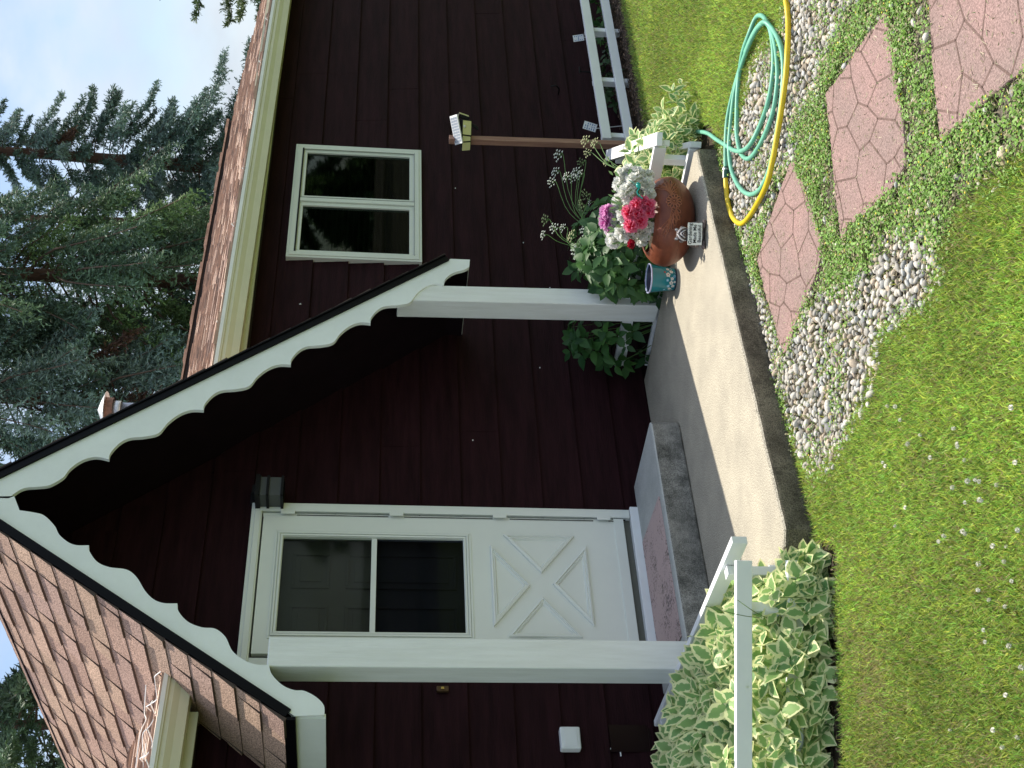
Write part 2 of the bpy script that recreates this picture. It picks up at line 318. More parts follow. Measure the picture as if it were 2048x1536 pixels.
# concrete porch slab: smooth top, rough edge
def rough_edge(poly, step, amp, seed, closed=True):
    r = random.Random(seed+77); o = []; n = len(poly)
    for i in range(n if closed else n-1):
        a, b = poly[i], poly[(i+1) % n]; l = math.hypot(b[0]-a[0], b[1]-a[1]); m_ = max(1, int(l/step)); nx, ny = (b[1]-a[1])/max(l, 1e-6), -(b[0]-a[0])/max(l, 1e-6)
        for j in range(m_): t = j/m_; q = r.gauss(0, amp); o.append((a[0]+(b[0]-a[0])*t+nx*q, a[1]+(b[1]-a[1])*t+ny*q))
    return o
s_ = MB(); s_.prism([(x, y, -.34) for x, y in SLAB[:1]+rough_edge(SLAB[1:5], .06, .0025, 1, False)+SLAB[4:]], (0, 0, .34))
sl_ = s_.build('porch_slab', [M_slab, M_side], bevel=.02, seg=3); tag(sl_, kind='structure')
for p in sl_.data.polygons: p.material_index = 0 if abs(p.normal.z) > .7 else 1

# lawn: short grass, one object
def grass(name, P, ln, wd, col, seed=0, lean=.9):
    r = np.random.default_rng(seed); n = len(P)
    a = r.uniform(0, 2*np.pi, n); b = r.uniform(0, 2*np.pi, n); le = np.abs(r.normal(lean, .35, n))
    up = np.stack([np.cos(a)*le, np.sin(a)*le, np.ones(n)], 1)
    tv = [(-.5, 0, 0), (.5, 0, 0), (.4, .55, .03), (-.4, .55, .03), (0, 1, -.12)]; tf = [(0, 1, 2, 3), (3, 2, 4)]
    Z = np.stack([np.cos(b), np.sin(b), np.full(n, .3)], 1); L_ = ln*r.uniform(.5, 1.15, n)
    M = frames(up, Z, np.stack([wd*r.uniform(.7, 1.3, n), L_, L_], 1))
    T = np.concatenate([P, np.full((n, 1), GZ-.005)], 1)
    return scatter_me(name, tv, tf, M, T, col=col)
def gcols(P, r, dry=.17):
    n = len(P); base = np.array([.30, .475, .09]); c = base[None]*r.uniform(.38, 1.62, (n, 1))
    t = np.clip(noise2(P, 2.2, 4)*.5+.5, 0, 1)[:, None]; c = c*(.78+.45*t)
    c[:, 0] *= r.uniform(.8, 1.5, n)
    patch = np.clip(noise2(P, 3.1, 9)-.25, 0, 1)
    k = r.random(n) < dry+patch*.42; c[k] = np.array([.42, .36, .17])*r.uniform(.6, 1.2, (k.sum(), 1)); return c
excl = lambda P: inpoly(P, SLAB) | inpoly(P, BEDL) | inpoly(P, BEDR)
def lawn_pts(n, x0, x1, y0, y1, seed):
    r = np.random.default_rng(seed); P = r.uniform((x0, y0), (x1, y1), (n, 2))
    P2 = P+np.stack([noise2(P, 14, 1), noise2(P, 14, 2)], 1)*.025
    path = inpoly(P2, PATHZ); keep = ~excl(P2) & (~path | (r.random(n) < .02))
    for pv in PAV: keep &= ~inpoly(P, pv)
    return P[keep]
def inview(P, z=GZ, mg=120):
    d = np.concatenate([P, np.full((len(P), 1), z)], 1)-CAM; w = d@FW; w = np.where(w < .1, .1, w)
    u = 768+F*(d@RR)/w; v = 1024-F*(d@UU)/w
    return (u > -mg) & (u < 1536+mg) & (v < 2048+mg) & (d@FW > .1)
PP = lawn_pts(1500000, -3.6, 6.2, -5.0, -.3, 3); PP = PP[inview(PP)]
dd = np.linalg.norm(PP-CAM[:2], axis=1); kp = rng.random(len(PP)) < np.clip(1.1-(dd-4)*.13, .35, 1); PP = PP[kp]
P_near = PP
me = grass('lawn', P_near, .044, .0046, gcols(P_near, rng), 5)
tag(finish('lawn', me, tintmat('grass_blades', .5, trans=.45)), 'short sunlit lawn with dry patches in front of the porch slab', 'grass', kind='stuff')
PW = lawn_pts(420000, -7.5, 9, -8, -.3, 13); PW = PW[~inview(PW)]
me = grass('lawn', PW, .05, .0085, gcols(PW, rng), 6)
tag(finish('outer_lawn', me, bpy.data.materials['grass_blades']), 'rest of the lawn around the house', 'grass', kind='stuff')

# pavers
def pavermat():
    m, nt, p = newmat('paver'); p.inputs['Roughness'].default_value = .9; p.inputs['Specular IOR Level'].default_value = .15
    t = nt.nodes.new('ShaderNodeTexCoord'); n = nt.nodes.new('ShaderNodeTexNoise'); n.inputs['Scale'].default_value = 3; n.inputs['Detail'].default_value = 6
    n2 = nt.nodes.new('ShaderNodeTexNoise'); n2.inputs['Scale'].default_value = 150; n2.inputs['Detail'].default_value = 4; n2.inputs['Roughness'].default_value = .7
    r = nt.nodes.new('ShaderNodeValToRGB'); r.color_ramp.elements[0].position = .3; r.color_ramp.elements[1].position = .7
    r.color_ramp.elements[0].color = (.27, .20, .18, 1); r.color_ramp.elements[1].color = (.36, .235, .215, 1)
    r2 = nt.nodes.new('ShaderNodeValToRGB'); r2.color_ramp.elements[0].position = .36; r2.color_ramp.elements[0].color = (.55, .55, .55, 1)
    r2.color_ramp.elements[1].position = .62; r2.color_ramp.elements[1].color = (1.15, 1.15, 1.15, 1); e = r2.color_ramp.elements.new(.72); e.color = (1.7, 1.7, 1.65, 1)
    v = nt.nodes.new('ShaderNodeVectorMath'); v.operation = 'MULTIPLY'
    for q in (n, n2): nt.links.new(t.outputs['Object'], q.inputs['Vector'])
    nt.links.new(n.outputs['Fac'], r.inputs[0]); nt.links.new(n2.outputs['Fac'], r2.inputs[0]); nt.links.new(r.outputs[0], v.inputs[0]); nt.links.new(r2.outputs[0], v.inputs[1])
    nt.links.new(v.outputs[0], p.inputs['Base Color'])
    b = nt.nodes.new('ShaderNodeBump'); b.inputs['Strength'].default_value = .9; b.inputs['Distance'].default_value = .004; nt.links.new(n2.outputs['Fac'], b.inputs['Height']); nt.links.new(b.outputs[0], p.inputs['Normal'])
    return m
M_paver = pavermat()
M_groove = concrete('paver_groove', (.175, .115, .10), (.11, .075, .062), bump=.6, spk=.3, sc=20)
def clipseg(a, b, poly, mg=.012):
    """portions of segment a-b inside the polygon"""
    n = 14; pts = np.array([[a[0]+(b[0]-a[0])*i/n, a[1]+(b[1]-a[1])*i/n] for i in range(n+1)])
    ins = inpoly(pts, poly); out_ = []; i = 0
    while i <= n:
        if ins[i]:
            j = i
            while j+1 <= n and ins[j+1]: j += 1
            if j > i: out_.append((pts[i], pts[j]))
            i = j+1
        else: i += 1
    return out_
plabels = ['small pink diamond paver lying nearest the concrete porch slab', 'large pink stone-pattern paver in the middle of the path', 'pink stone-pattern paver at the corner of the path nearest the camera']
for k, pv in enumerate(PAV):
    c = np.mean(np.array(pv), 0); base = (float(c[0]), float(c[1]), GZ-.03)
    t = empty('paving_stone', base, plabels[k], 'paver', 'pink stepping stones of the garden path')
    b = MB(); pp = rough_edge([(p[0], p[1]) for p in pv], .030, .0035, k); pp = [(p[0], p[1], GZ-.03) for p in pp]
    ar = sum(pp[i][0]*pp[(i+1) % len(pp)][1]-pp[(i+1) % len(pp)][0]*pp[i][1] for i in range(len(pp)))
    if ar < 0: pp = pp[::-1]
    b.prism(pp, (0, 0, .045)); b.build('stone_body', M_paver, t, bevel=.006)
    # grooves in a stone pattern: sides of the cells of a jittered hexagon grid
    g = MB(); A = np.array(pv)[:, :2]; cc = A.mean(0); a1 = A[np.argmax(np.linalg.norm(A-cc, axis=1))]-cc; a1 = a1/np.linalg.norm(a1); a2 = np.array([-a1[1], a1[0]])
    s0 = .125; rr_ = random.Random(40+k); J = {}
    def jit(p):
        q = (round(p[0]*1000), round(p[1]*1000))
        for e in J:
            if abs(e[0]-q[0]) < 6 and abs(e[1]-q[1]) < 6: return J[e]
        J[q] = (p[0]+rr_.uniform(-.045, .045), p[1]+rr_.uniform(-.045, .045)); return J[q]
    done = set()
    for i in range(-9, 10):
        for j in range(-9, 10):
            x = s0*math.sqrt(3)*(i+.5*(j % 2)); y = s0*1.5*j
            cor = [(x+s0*math.cos(R(60*q+30)), y+s0*math.sin(R(60*q+30))) for q in range(6)]
            for q in range(6):
                p1, p2 = jit(cor[q]), jit(cor[(q+1) % 6]); key = tuple(sorted(((round(p1[0], 4), round(p1[1], 4)), (round(p2[0], 4), round(p2[1], 4)))))
                if key in done: continue
                done.add(key)
                w1 = cc+a1*p1[0]*1.25+a2*p1[1]*.8; w2 = cc+a1*p2[0]*1.25+a2*p2[1]*.8
                for s1, s2 in clipseg(w1, w2, [(cc[0]+(p[0]-cc[0])*.965, cc[1]+(p[1]-cc[1])*.965) for p in pv]):
                    g.beam((s1[0], s1[1], GZ+.0125), (s2[0], s2[1], GZ+.0125), .0085, .0065)
    g.build('groove_pattern', M_groove, t)

# pebbles
def pebble_me(seed):
    r = random.Random(seed); import bmesh
    bm = bmesh.new(); bmesh.ops.create_icosphere(bm, subdivisions=2, radius=1)
    k = [Vector((r.gauss(0, 1), r.gauss(0, 1), r.gauss(0, 1))).normalized() for _ in range(5)]
    for v in bm.verts:
        s_ = 1+sum(.11*math.sin(2.2*v.co.dot(q)+i) for i, q in enumerate(k))*.6; v.co *= s_; v.co.z *= .52; v.co.y *= .70
    vs = [tuple(v.co) for v in bm.verts]; fs = [tuple(v.index for v in f.verts) for f in bm.faces]; bm.free(); return vs, fs
PBL = [pebble_me(i) for i in range(8)]
def poisson(poly, rad, n, seed, extra=None):
    r = np.random.default_rng(seed); A = np.array(poly)[:, :2]; lo, hi = A.min(0), A.max(0); C_ = r.uniform(lo, hi, (n, 2)); C_ = C_[inpoly(C_+r.normal(0, .022, C_.shape)+np.stack([noise2(C_, 17, 5), noise2(C_, 17, 6)], 1)*.03, poly)]
    for pv in PAV: C_ = C_[~inpoly(C_, pv)]
    C_ = C_[~inpoly(C_, SLAB)]
    cell = {}; out_ = []
    for p in C_:
        i, j = int(p[0]//rad), int(p[1]//rad); ok = True
        for a in (-1, 0, 1):
            for b in (-1, 0, 1):
                for q in cell.get((i+a, j+b), ()):
                    if (p[0]-q[0])**2+(p[1]-q[1])**2 < rad*rad: ok = False
        if ok: cell.setdefault((i, j), []).append(p); out_.append(p)
    return np.array(out_)
pebs = np.concatenate([poisson(PEBB, .0235, 52000, 1), poisson(PEBA, .0235, 52000, 2)])
sc_ = poisson(PATHZ, .085, 2600, 3); pebs = np.concatenate([pebs, sc_[inview(sc_)]]); pebs = pebs[inview(pebs, mg=350)]
ext = poisson([(-1.3, -3.3), (-1.0, -3.9), (-.3, -3.6), (-.2, -2.9)], .16, 300, 5); pebs = np.concatenate([pebs, ext])
n = len(pebs); sz = rng.uniform(.0098, .0172, n)*(1+.45*(rng.random(n) < .10))
hue = rng.random(n); pc = np.array([.52, .49, .43])[None]*rng.uniform(.5, 1.22, (n, 1)); pc[hue < .18] *= np.array([1.0, .88, .76]); pc[hue > .8] *= np.array([.84, .9, .97]); pc[(hue > .3) & (hue < .36)] *= .6
rz = rng.uniform(0, 6.28, n); tx = rng.normal(0, .38, n); ty = rng.normal(0, .38, n)
dist = np.linalg.norm(pebs-CAM[:2], axis=1); order = np.argsort(-(sz/dist)*inview(pebs, mg=-10)); ind = set(order[:300].tolist())
M_peb = tintmat('pebble_stuff', .75, 60, .22, bump=.4, spec=.3)
mp_, nt_, p_ = newmat('pebble'); p_.inputs['Roughness'].default_value = .75; p_.inputs['Specular IOR Level'].default_value = .3
oi = nt_.nodes.new('ShaderNodeObjectInfo'); n_ = nt_.nodes.new('ShaderNodeTexNoise'); n_.inputs['Scale'].default_value = 3; n_.inputs['Detail'].default_value = 6
t_ = nt_.nodes.new('ShaderNodeTexCoord'); nt_.links.new(t_.outputs['Object'], n_.inputs['Vector']); mr_ = nt_.nodes.new('ShaderNodeMapRange'); mr_.inputs[1].default_value = .3; mr_.inputs[2].default_value = .7; mr_.inputs[3].default_value = .75; mr_.inputs[4].default_value = 1.2
v_ = nt_.nodes.new('ShaderNodeVectorMath'); v_.operation = 'SCALE'; nt_.links.new(n_.outputs['Fac'], mr_.inputs[0]); nt_.links.new(oi.outputs['Color'], v_.inputs[0]); nt_.links.new(mr_.outputs[0], v_.inputs['Scale']); nt_.links.new(v_.outputs[0], p_.inputs['Base Color'])
PME = []
for vs, fs in PBL:
    me = bpy.data.meshes.new('pebble'); me.from_pydata(vs, [], fs); me.polygons.foreach_set('use_smooth', [True]*len(me.polygons)); me.materials.append(mp_); PME.append(me)
zz = GZ+sz*.35+rng.uniform(-.004, .008, n)
for i in order[:300]:
    o = bpy.data.objects.new('pebble', PME[int(i) % 8]); COL.objects.link(o); o.location = (pebs[i, 0], pebs[i, 1], zz[i]); o.scale = (sz[i]*1.12,)*3; o.rotation_euler = (tx[i], ty[i], rz[i]); o.color = (*pc[i], 1)
    tag(o, 'smooth pale river pebble among many on the gravel beside the pavers', 'pebble', 'river pebbles of the garden path')
rest = order[300:]
Ms = np.array([np.array(Matrix.Rotation(rz[i], 3, 'Z') @ Matrix.Rotation(ty[i], 3, 'Y') @ Matrix.Rotation(tx[i], 3, 'X'))*sz[i]*1.12 for i in rest])
me = scatter_me('gravel', PBL[0][0], PBL[0][1], Ms, np.stack([pebs[rest, 0], pebs[rest, 1], zz[rest]], 1), col=pc[rest]); me.polygons.foreach_set('use_smooth', [True]*len(me.polygons))
tag(finish('gravel', me, M_peb), 'smaller pale pebbles filling the gravel bed', 'gravel', kind='stuff')

# weeds and low clover between the pavers
r_ = np.random.default_rng(21); P = r_.uniform(*[(f(np.array(PATHZ)[:, :2])) for f in (lambda a: a.min(0), lambda a: a.max(0))], (230000, 2)); P = P[inview(P, mg=450)]
wz = inpoly(P+r_.normal(0, .05, P.shape), PATHZ); ia = inpoly(P+r_.normal(0, .02, P.shape), PEBA); ib = inpoly(P+r_.normal(0, .02, P.shape), PEBB)
ns_ = noise2(P, 9, 3); keep = wz & ((~(ia | ib) & ((ns_ > -.45) | (r_.random(len(P)) < .2))) | ((ia | ib) & (ns_ > .35) & (r_.random(len(P)) < .30)))
for pv in PAV: keep &= ~inpoly(P+r_.normal(0, .013, P.shape), pv)
keep &= ~inpoly(P, SLAB) & ~inpoly(P, BEDR)
P = P[keep]; n = len(P); a = r_.uniform(0, 6.28, n)
LEAF = [(0, 0, 0), (-.32, .3, .04), (-.36, .62, .02), (0, 1, -.08), (.36, .62, .02), (.32, .3, .04), (0, .5, -.04)]
LEAFF = [(0, 6, 2, 1), (2, 6, 3), (3, 6, 4), (0, 5, 4, 6)]
LUV = [(0.3, 0), (1, .3), (1, .6), (1, 1), (1, .6), (1, .3), (0, .5)]
Yd = np.stack([np.cos(a), np.sin(a), r_.uniform(-.2, 1.1, n)], 1); Zd = np.stack([r_.normal(0, .3, n), r_.normal(0, .3, n), np.ones(n)], 1)
c = np.array([.19, .345, .06])[None]*r_.uniform(.6, 1.5, (n, 1)); k = r_.random(n) < .18; c[k] = np.array([.42, .37, .2])*r_.uniform(.6, 1.1, (k.sum(), 1))
s1 = r_.uniform(.008, .016, n)
me = scatter_me('weeds', LEAF, LEAFF, frames(Yd, Zd, s1), np.stack([P[:, 0], P[:, 1], GZ+r_.uniform(-.004, .03, n)], 1), uv=LUV, col=c)
M_weed = tintmat('weed_leaves', .55, trans=.3)
tag(finish('ground_cover', me, M_weed), 'small leafy weeds growing between the pink pavers', 'ground cover', kind='stuff')
k = r_.random(n) < .011; Q = P[k]; n2 = len(Q); DOT = [(0, 0, .5), (.8, 0, 0), (.25, .76, 0), (-.65, .47, 0), (-.65, -.47, 0), (.25, -.76, 0)]; DF = [(0, 1, 2), (0, 2, 3), (0, 3, 4), (0, 4, 5), (0, 5, 1)]
me = scatter_me('yellow_flowers', DOT, DF, frames(np.tile([1., 0, 0], (n2, 1))+r_.normal(0, .3, (n2, 3)), np.tile([0, 0, 1.], (n2, 1)), r_.uniform(.0035, .006, n2)), np.stack([Q[:, 0], Q[:, 1], GZ+r_.uniform(.014, .03, n2)], 1), col=np.tile([.75, .62, .04], (n2, 1)))
tag(finish('yellow_flowers', me, M_weed), 'tiny yellow flowers scattered in the weeds', 'flowers', kind='stuff')
# dry thatch and mulch litter in the beds
def litter(name, poly, n, z, seed, cols, lab, s=(.02, .004)):
    r = np.random.default_rng(seed); A = np.array(poly)[:, :2]; P = r.uniform(A.min(0), A.max(0), (n, 2)); P = P[inpoly(P, poly)]; n = len(P); a = r.uniform(0, 6.28, n)
    Yd = np.stack([np.cos(a), np.sin(a), r.normal(0, .25, n)], 1); Zd = np.stack([r.normal(0, .4, n), r.normal(0, .4, n), np.ones(n)], 1)
    c = np.array(cols)[r.integers(0, len(cols), n)]*r.uniform(.6, 1.3, (n, 1))
    sc = np.stack([r.uniform(.5, 1.5, n)*s[1], r.uniform(.4, 1.4, n)*s[0], np.full(n, .004)], 1)
    me = scatter_me(name, LEAF, LEAFF, frames(Yd, Zd, sc), np.stack([P[:, 0], P[:, 1], z+r.uniform(0, .014, n)], 1), col=c)
    return tag(finish(name, me, M_weed), lab, 'mulch', kind='stuff')
litter('bark_mulch', [(2.3, -.95), (3.0, -.66), (7, -.66), (7, -.05), (1.3, -.05), (1.4, -1.6)], 26000, GZ+.004, 31, [(.16, .10, .065), (.10, .06, .04), (.25, .17, .11), (.06, .04, .03)], 'brown bark mulch along the wall', (.03, .012))
litter('dry_leaf_litter', BEDL, 9000, GZ+.004, 32, [(.16, .12, .08), (.07, .05, .03)], 'dry litter under the left planting bed', (.03, .012))
litter('dry_thatch', [(x, y) for x, y, z in PATHZ], 42000, GZ+.002, 33, [(.42, .36, .22), (.30, .25, .15), (.50, .45, .30), (.12, .18, .05)], 'dry grass clippings among the path weeds', (.028, .0035))

# white clover flowers on the lawn: a few dozen, one object each
tv = []; tf = []
b = MB(); rr_ = random.Random(3)
for i in range(34):
    z = 1-1.7*i/33; a = i*2.4; rad = math.sqrt(max(0, 1-z*z)); d = Vector((rad*math.cos(a), rad*math.sin(a), z)); sd = d.orthogonal().normalized(); e = d.cross(sd)
    p0 = d*.35; b.add([p0+sd*.2, p0-sd*.2, d*1.0-sd*.13+e*.05, d*1.08, d*1.0+sd*.13+e*.05], [(0, 1, 2, 3, 4)])
me_cl = bpy.data.meshes.new('clover_head'); me_cl.from_pydata(b.v, [], b.f); me_cl.materials.append(mat('clover_white', (.74, .72, .62), .7, var=.15, vscale=4))
b = MB(); b.tube([(0, 0, -4), (.1, 0, -2), (0, 0, 0)], .13, 5); me_cs = bpy.data.meshes.new('clover_stem'); me_cs.from_pydata(b.v, [], b.f); me_cs.materials.append(mat('clover_stem_green', (.12, .2, .04), .6))
CL = [(1914, 888), (1929, 920), (1950, 960), (1958, 963), (1905, 975), (1960, 1000), (1800, 840), (1840, 870), (1790, 813), (1775, 812), (1907, 857), (1915, 893), (2022, 815), (1993, 970), (2012, 1093), (1957, 1128), (1985, 1092), (1930, 1067), (1925, 1063),
      (1978, 1200), (2010, 1213), (1967, 1260), (1970, 1284), (2018, 1292), (2011, 1390), (1900, 1460), (2035, 1475), (2004, 1495), (2030, 925), (1935, 962), (2008, 1123), (2023, 1162), (1956, 1180), (1930, 1005), (1888, 1072), (1810, 1015), (2035, 1060), (1860, 915), (1765, 925), (1986, 1460), (2043, 1335), (1790, 1052), (1770, 932), (1815, 888), (1877, 1083)]
for i, (x, y) in enumerate(CL):
    p = px(x, y, GZ+.05); root = bpy.data.objects.new('clover_flower', None); COL.objects.link(root); root.location = p; s0 = rnd.uniform(.006, .0095); root.scale = (s0,)*3; root.rotation_euler = (rnd.uniform(-.5, .5), rnd.uniform(-.5, .5), rnd.uniform(0, 6)); root.empty_display_size = .1
    tag(root, 'small round white clover blossom standing in the mown lawn', 'clover flower', 'white clover blossoms on the lawn')
    for nm, mm in (('blossom', me_cl), ('stem', me_cs)):
        o = bpy.data.objects.new(nm, mm); COL.objects.link(o); o.parent = root
# ------------------------------------------------------------------ house
APX, APZ = -.442, 3.845; GL, GR = 1.439, 1.304; YF = -.675
house = empty('house', (0, .3, GZ), 'dark maroon sided house with steep scalloped white porch gable', 'house')
XL, XR = -4.2, 6.1
DO = (-.985, -.035, -.3, 2.365); WO = (2.13, 3.32, 1.455, 2.335)
LAPS = [.0035+.2405*k for k in range(-2, 15)]
w = MB()
JO = {(5, 0): [.6], }
for i, z0 in enumerate(LAPS):
    z1 = z0+.2405
    cuts = sorted({z0, z1, *[c for c in (2.60, DO[2], DO[3], WO[2], WO[3]) if z0 < c < z1]})
    rr_ = random.Random(i*7+3); joints = [XL, XR]; x = XL+rr_.uniform(.4, 3.2)
    while x < XR-.3: joints.append(x); x += 3.66
    joints = sorted(joints)
    for za, zb in zip(cuts[:-1], cuts[1:]):
        zm = (za+zb)/2; holes = [(h[0], h[1]) for h in (DO, WO) if h[2] < zm < h[3]]
        for a, b in zip(joints[:-1], joints[1:]):
            segs = [(a+.0012, b-.0012)]
            if zb > 2.60:
                xa_, xb_ = APX-(APZ-.13-zb)/GL, APX+(APZ-.13-zb)/GR; segs = [(max(a, xa_), min(b, xb_))]
                if segs[0][1] <= segs[0][0]: continue
            for h0, h1 in holes:
                ns = []
                for s0, s1 in segs:
                    if h1 <= s0 or h0 >= s1: ns.append((s0, s1))
                    else:
                        if s0 < h0: ns.append((s0, h0))
                        if s1 > h1: ns.append((h1, s1))
                segs = ns
            for s0, s1 in segs:
                ya = -.008 + .021*(za-z0)/.2405; yb = -.008 + .021*(zb-z0)/.2405
                jx = rr_.uniform(-.0012, .0012)
                vs = [(s0, ya+jx, za), (s1, ya+jx, za), (s1, yb+jx, zb), (s0, yb+jx, zb), (s0, ya+.018, za), (s1, ya+.018, za), (s1, yb+.012, zb+.02 if zb == z1 else zb), (s0, yb+.012, zb+.02 if zb == z1 else zb)]
                w.add(vs, [(0, 1, 2, 3), (5, 4, 7, 6), (0, 4, 5, 1), (1, 5, 6, 2), (0, 3, 7, 4)])
wall = w.build('siding', M_sid, house)
b = MB()                                                     # sheathing behind the boards, with the two openings left free
for (x0, x1, z0, z1) in ((XL, DO[0], -.3, 2.62), (DO[0], DO[1], DO[3], 2.62), (DO[1], WO[0], -.3, 2.62), (WO[0], WO[1], -.3, WO[2]), (WO[0], WO[1], WO[3], 2.62), (WO[1], XR, -.3, 2.62)):
    b.box((x0, .03, z0), (x1, .13, z1))
b.prism([(APX-(APZ-.12-2.62)/GL, .031, 2.6205), (APX+(APZ-.12-2.62)/GR, .031, 2.6205), (APX, .031, APZ-.12)], (0, .1, 0)); gb_ = MB(); gb_.prism([(APX-(APZ-.11-2.5)/GL, .0255, 2.5), (APX+(APZ-.11-2.5)/GR, .0255, 2.5), (APX, .0255, APZ-.11)], (0, .004, 0)); gb_.build('gable_board', M_sid, house)
b.box((XL, .13, -.3), (XL+.1, 6, 2.6)); b.box((XR-.1, .13, -.3), (XR, 6, 2.6)); b.box((XL, 6, -.3), (XR, 6.1, 2.6)); b.box((XL+.1, .13, -.3), (XR-.1, 6, -.2))
b.build('wall', M_dark, house)
b = MB(); b.box((1.09, -.004, -.33), (XR, .03, -.225)); b.box((XL, -.004, -.33), (-1.42, .03, -.225)); b.build('foundation', M_side, house)
# boarded gable above the door inside the porch (same laps, up to the ceiling) is part of the siding above: laps run to 3.1
# ---------------- porch roof planes
APX, APZ = -.442, 3.845; GL, GR = 1.439, 1.304; YF = -.648
def zl(x): return APZ+GL*(x-APX)
def zr(x): return APZ-GR*(x-APX)
XEL, XER = -1.655, 1.492
def ridz(y): return -.05*(y-YF)                          # the ridge sags towards the back
porch = MB()
def plane(mb, xa, xb, zf, y0, y1, th, lift=0):
    nx = {(-1): (-GL, 1), 1: (GR, 1)}[1 if zf is zr else -1]; l = math.hypot(*nx); o = (-nx[0]/l*0, 0)
    n_ = Vector((-(GL if zf is zl else -GR), 0, 1)).normalized()
    vs = []
    for y in (y0, y1):
        for x in (xa, xb):
            k = (1-abs(x-APX)/1.6)*ridz(y)
            p = Vector((x, y, zf(x)+k))+n_*lift; vs += [p, p-n_*th]
    mb.add(vs, [(0, 2, 6, 4), (1, 5, 7, 3), (0, 1, 3, 2), (4, 6, 7, 5), (0, 4, 5, 1), (2, 3, 7, 6)])
YB = 3.6
plane(porch, XEL+.01, APX, zl, YF+.012, YB, .03, -.03); plane(porch, APX, XER-.01, zr, YF+.012, YB, .03, -.03)
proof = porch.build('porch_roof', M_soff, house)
# drip edge: black metal along both rakes and the eaves
d = MB()
for (xa, xb, zf) in ((XEL, APX, zl), (APX, XER, zr)):
    n_ = Vector((-(GL if zf is zl else -GR), 0, 1)).normalized()
    a = Vector((xa, YF, zf(xa)))-n_*.026; c = Vector((xb, YF, zf(xb)))-n_*.026
    d.beam(a, c, .012, .044, up=n_); d.beam(a+Vector((0, -.007, 0))+n_*.022, c+Vector((0, -.007, 0))+n_*.022, .014, .009, up=n_)
d.build('rake_drip_edge', M_drip, proof)
d = MB(); d.box((XEL-.012, YF, zl(XEL)-.05), (XEL+.004, .05, zl(XEL)+.0)); d.build('eave_drip_edge', M_drip, proof)
# shingles: laminated tabs in courses
def shingles(name, parent, o, ud, vd, nd, wu, lv, exp, seed, umax=None, cols=None, th=.007, edge=None):
    """o origin at eave; ud along eave, vd up the slope, nd normal; wu width, lv slope length"""
    r = random.Random(seed); o = Vector(o); ud = Vector(ud).normalized(); vd = Vector(vd).normalized(); nd = Vector(nd).normalized(); T = []; M_ = []; Cc = []
    nC = int(lv/exp)+1
    V = []; Fc = []; tints = []; MI = []
    for i in range(nC):
        u = -r.uniform(0, .3); v0 = i*exp; big = r.random() < .5
        if v0 >= lv: break
        v1 = min(v0+exp+.02, lv); ue = umax(v0) if umax else wu
        while u < ue:
            wd = r.uniform(.12, .42); u1 = min(u+wd, ue); u0 = max(u, 0)
            if u1-u0 > .004:
                big = not big; t = th*(1.9 if big else 1.0); dz = r.uniform(0, .006) if big else 0
                w_ = [o+ud*a+vd*b_+nd*c_ for a, b_, c_ in ((u0, v0-dz, t), (u1, v0-dz, t), (u1, v1, th*.35), (u0, v1, th*.35), (u0, v0-dz, -.002), (u1, v0-dz, -.002))]
                k = len(V); V += w_; Fc += [(k, k+1, k+2, k+3), (k, k+4, k+5, k+1), (k, k+3, k+4), (k+1, k+5, k+2)]; MI += [0, 1, 1, 1]
                pal = cols or [(.40, .27, .21), (.42, .285, .215), (.385, .255, .20), (.44, .305, .225), (.37, .25, .205)]
                cc = r.choice(pal); f = r.uniform(.9, 1.1); tints += [(cc[0]*f, cc[1]*f, cc[2]*f, 1)]*6
            u += wd
    me = bpy.data.meshes.new(name); me.from_pydata([tuple(v) for v in V], [], Fc); me.polygons.foreach_set('material_index', MI); a = me.attributes.new('tint', 'FLOAT_COLOR', 'POINT'); a.data.foreach_set('color', np.array(tints, np.float32).reshape(-1))
    return finish(name, me, [M_sh, edge or M_asph], parent)
M_asph = mat('asphalt_edge_shade', (.075, .052, .044), .9)  # dark asphalt edge that also paints in the shadow under each course
M_asph2 = mat('sunbleached_edge', (.46, .33, .265), .9, c2=(.20, .14, .115), vscale=5)
M_sh = tintmat('shingle', .92, 150, .75, bump=.8, spec=.12)
ll = math.hypot(APX-XEL, zl(APX)-zl(XEL)); vdl = Vector((APX-XEL, 0, zl(APX)-zl(XEL))).normalized()
ndl = Vector((-GL, 0, 1)).normalized()
o_ = Vector((XEL-.006, YF-.008, zl(XEL)-.004))
# skew slightly so that the courses follow the sagging ridge
sh = MB()
lsh = shingles('left_shingles', proof, (0, 0, 0), (1, 0, 0), (0, 1, 0), (0, 0, 1), YB-YF, ll, .142, 5, umax=lambda v: (.66 if v < .55 else YB-YF), th=.010)
lsh.name = 'shingles'
for v in lsh.data.vertices:                                   # lay the flat sheet on the (slightly warped) slope
    u, s_, t = v.co+wloc(proof); s_ = min(s_, ll-.0); p = o_+vdl*s_+ndl*t; v.co = (p.x, p.y+u, p.z+ridz(p.y+u)*(s_/ll)); v.co -= wloc(proof)
lr = math.hypot(XER-APX, zr(APX)-zr(XER)); vdr = Vector((APX-XER, 0, zr(APX)-zr(XER))).normalized(); ndr = Vector((GR, 0, 1)).normalized()
orr = Vector((XER+.006, YF-.008, zr(XER)-.004))
rsh = shingles('shingles', proof, (0, 0, 0), (1, 0, 0), (0, 1, 0), (0, 0, 1), YB-YF, lr, .142, 9, umax=lambda v: (.66 if v < .9 else YB-YF))
for v in rsh.data.vertices:
    u, s_, t = v.co+wloc(proof); p = orr+vdr*s_+ndr*t; v.co = (p.x, p.y+u, p.z+ridz(p.y+u)*(s_/lr)); v.co -= wloc(proof)
c_ = MB(); prv = None
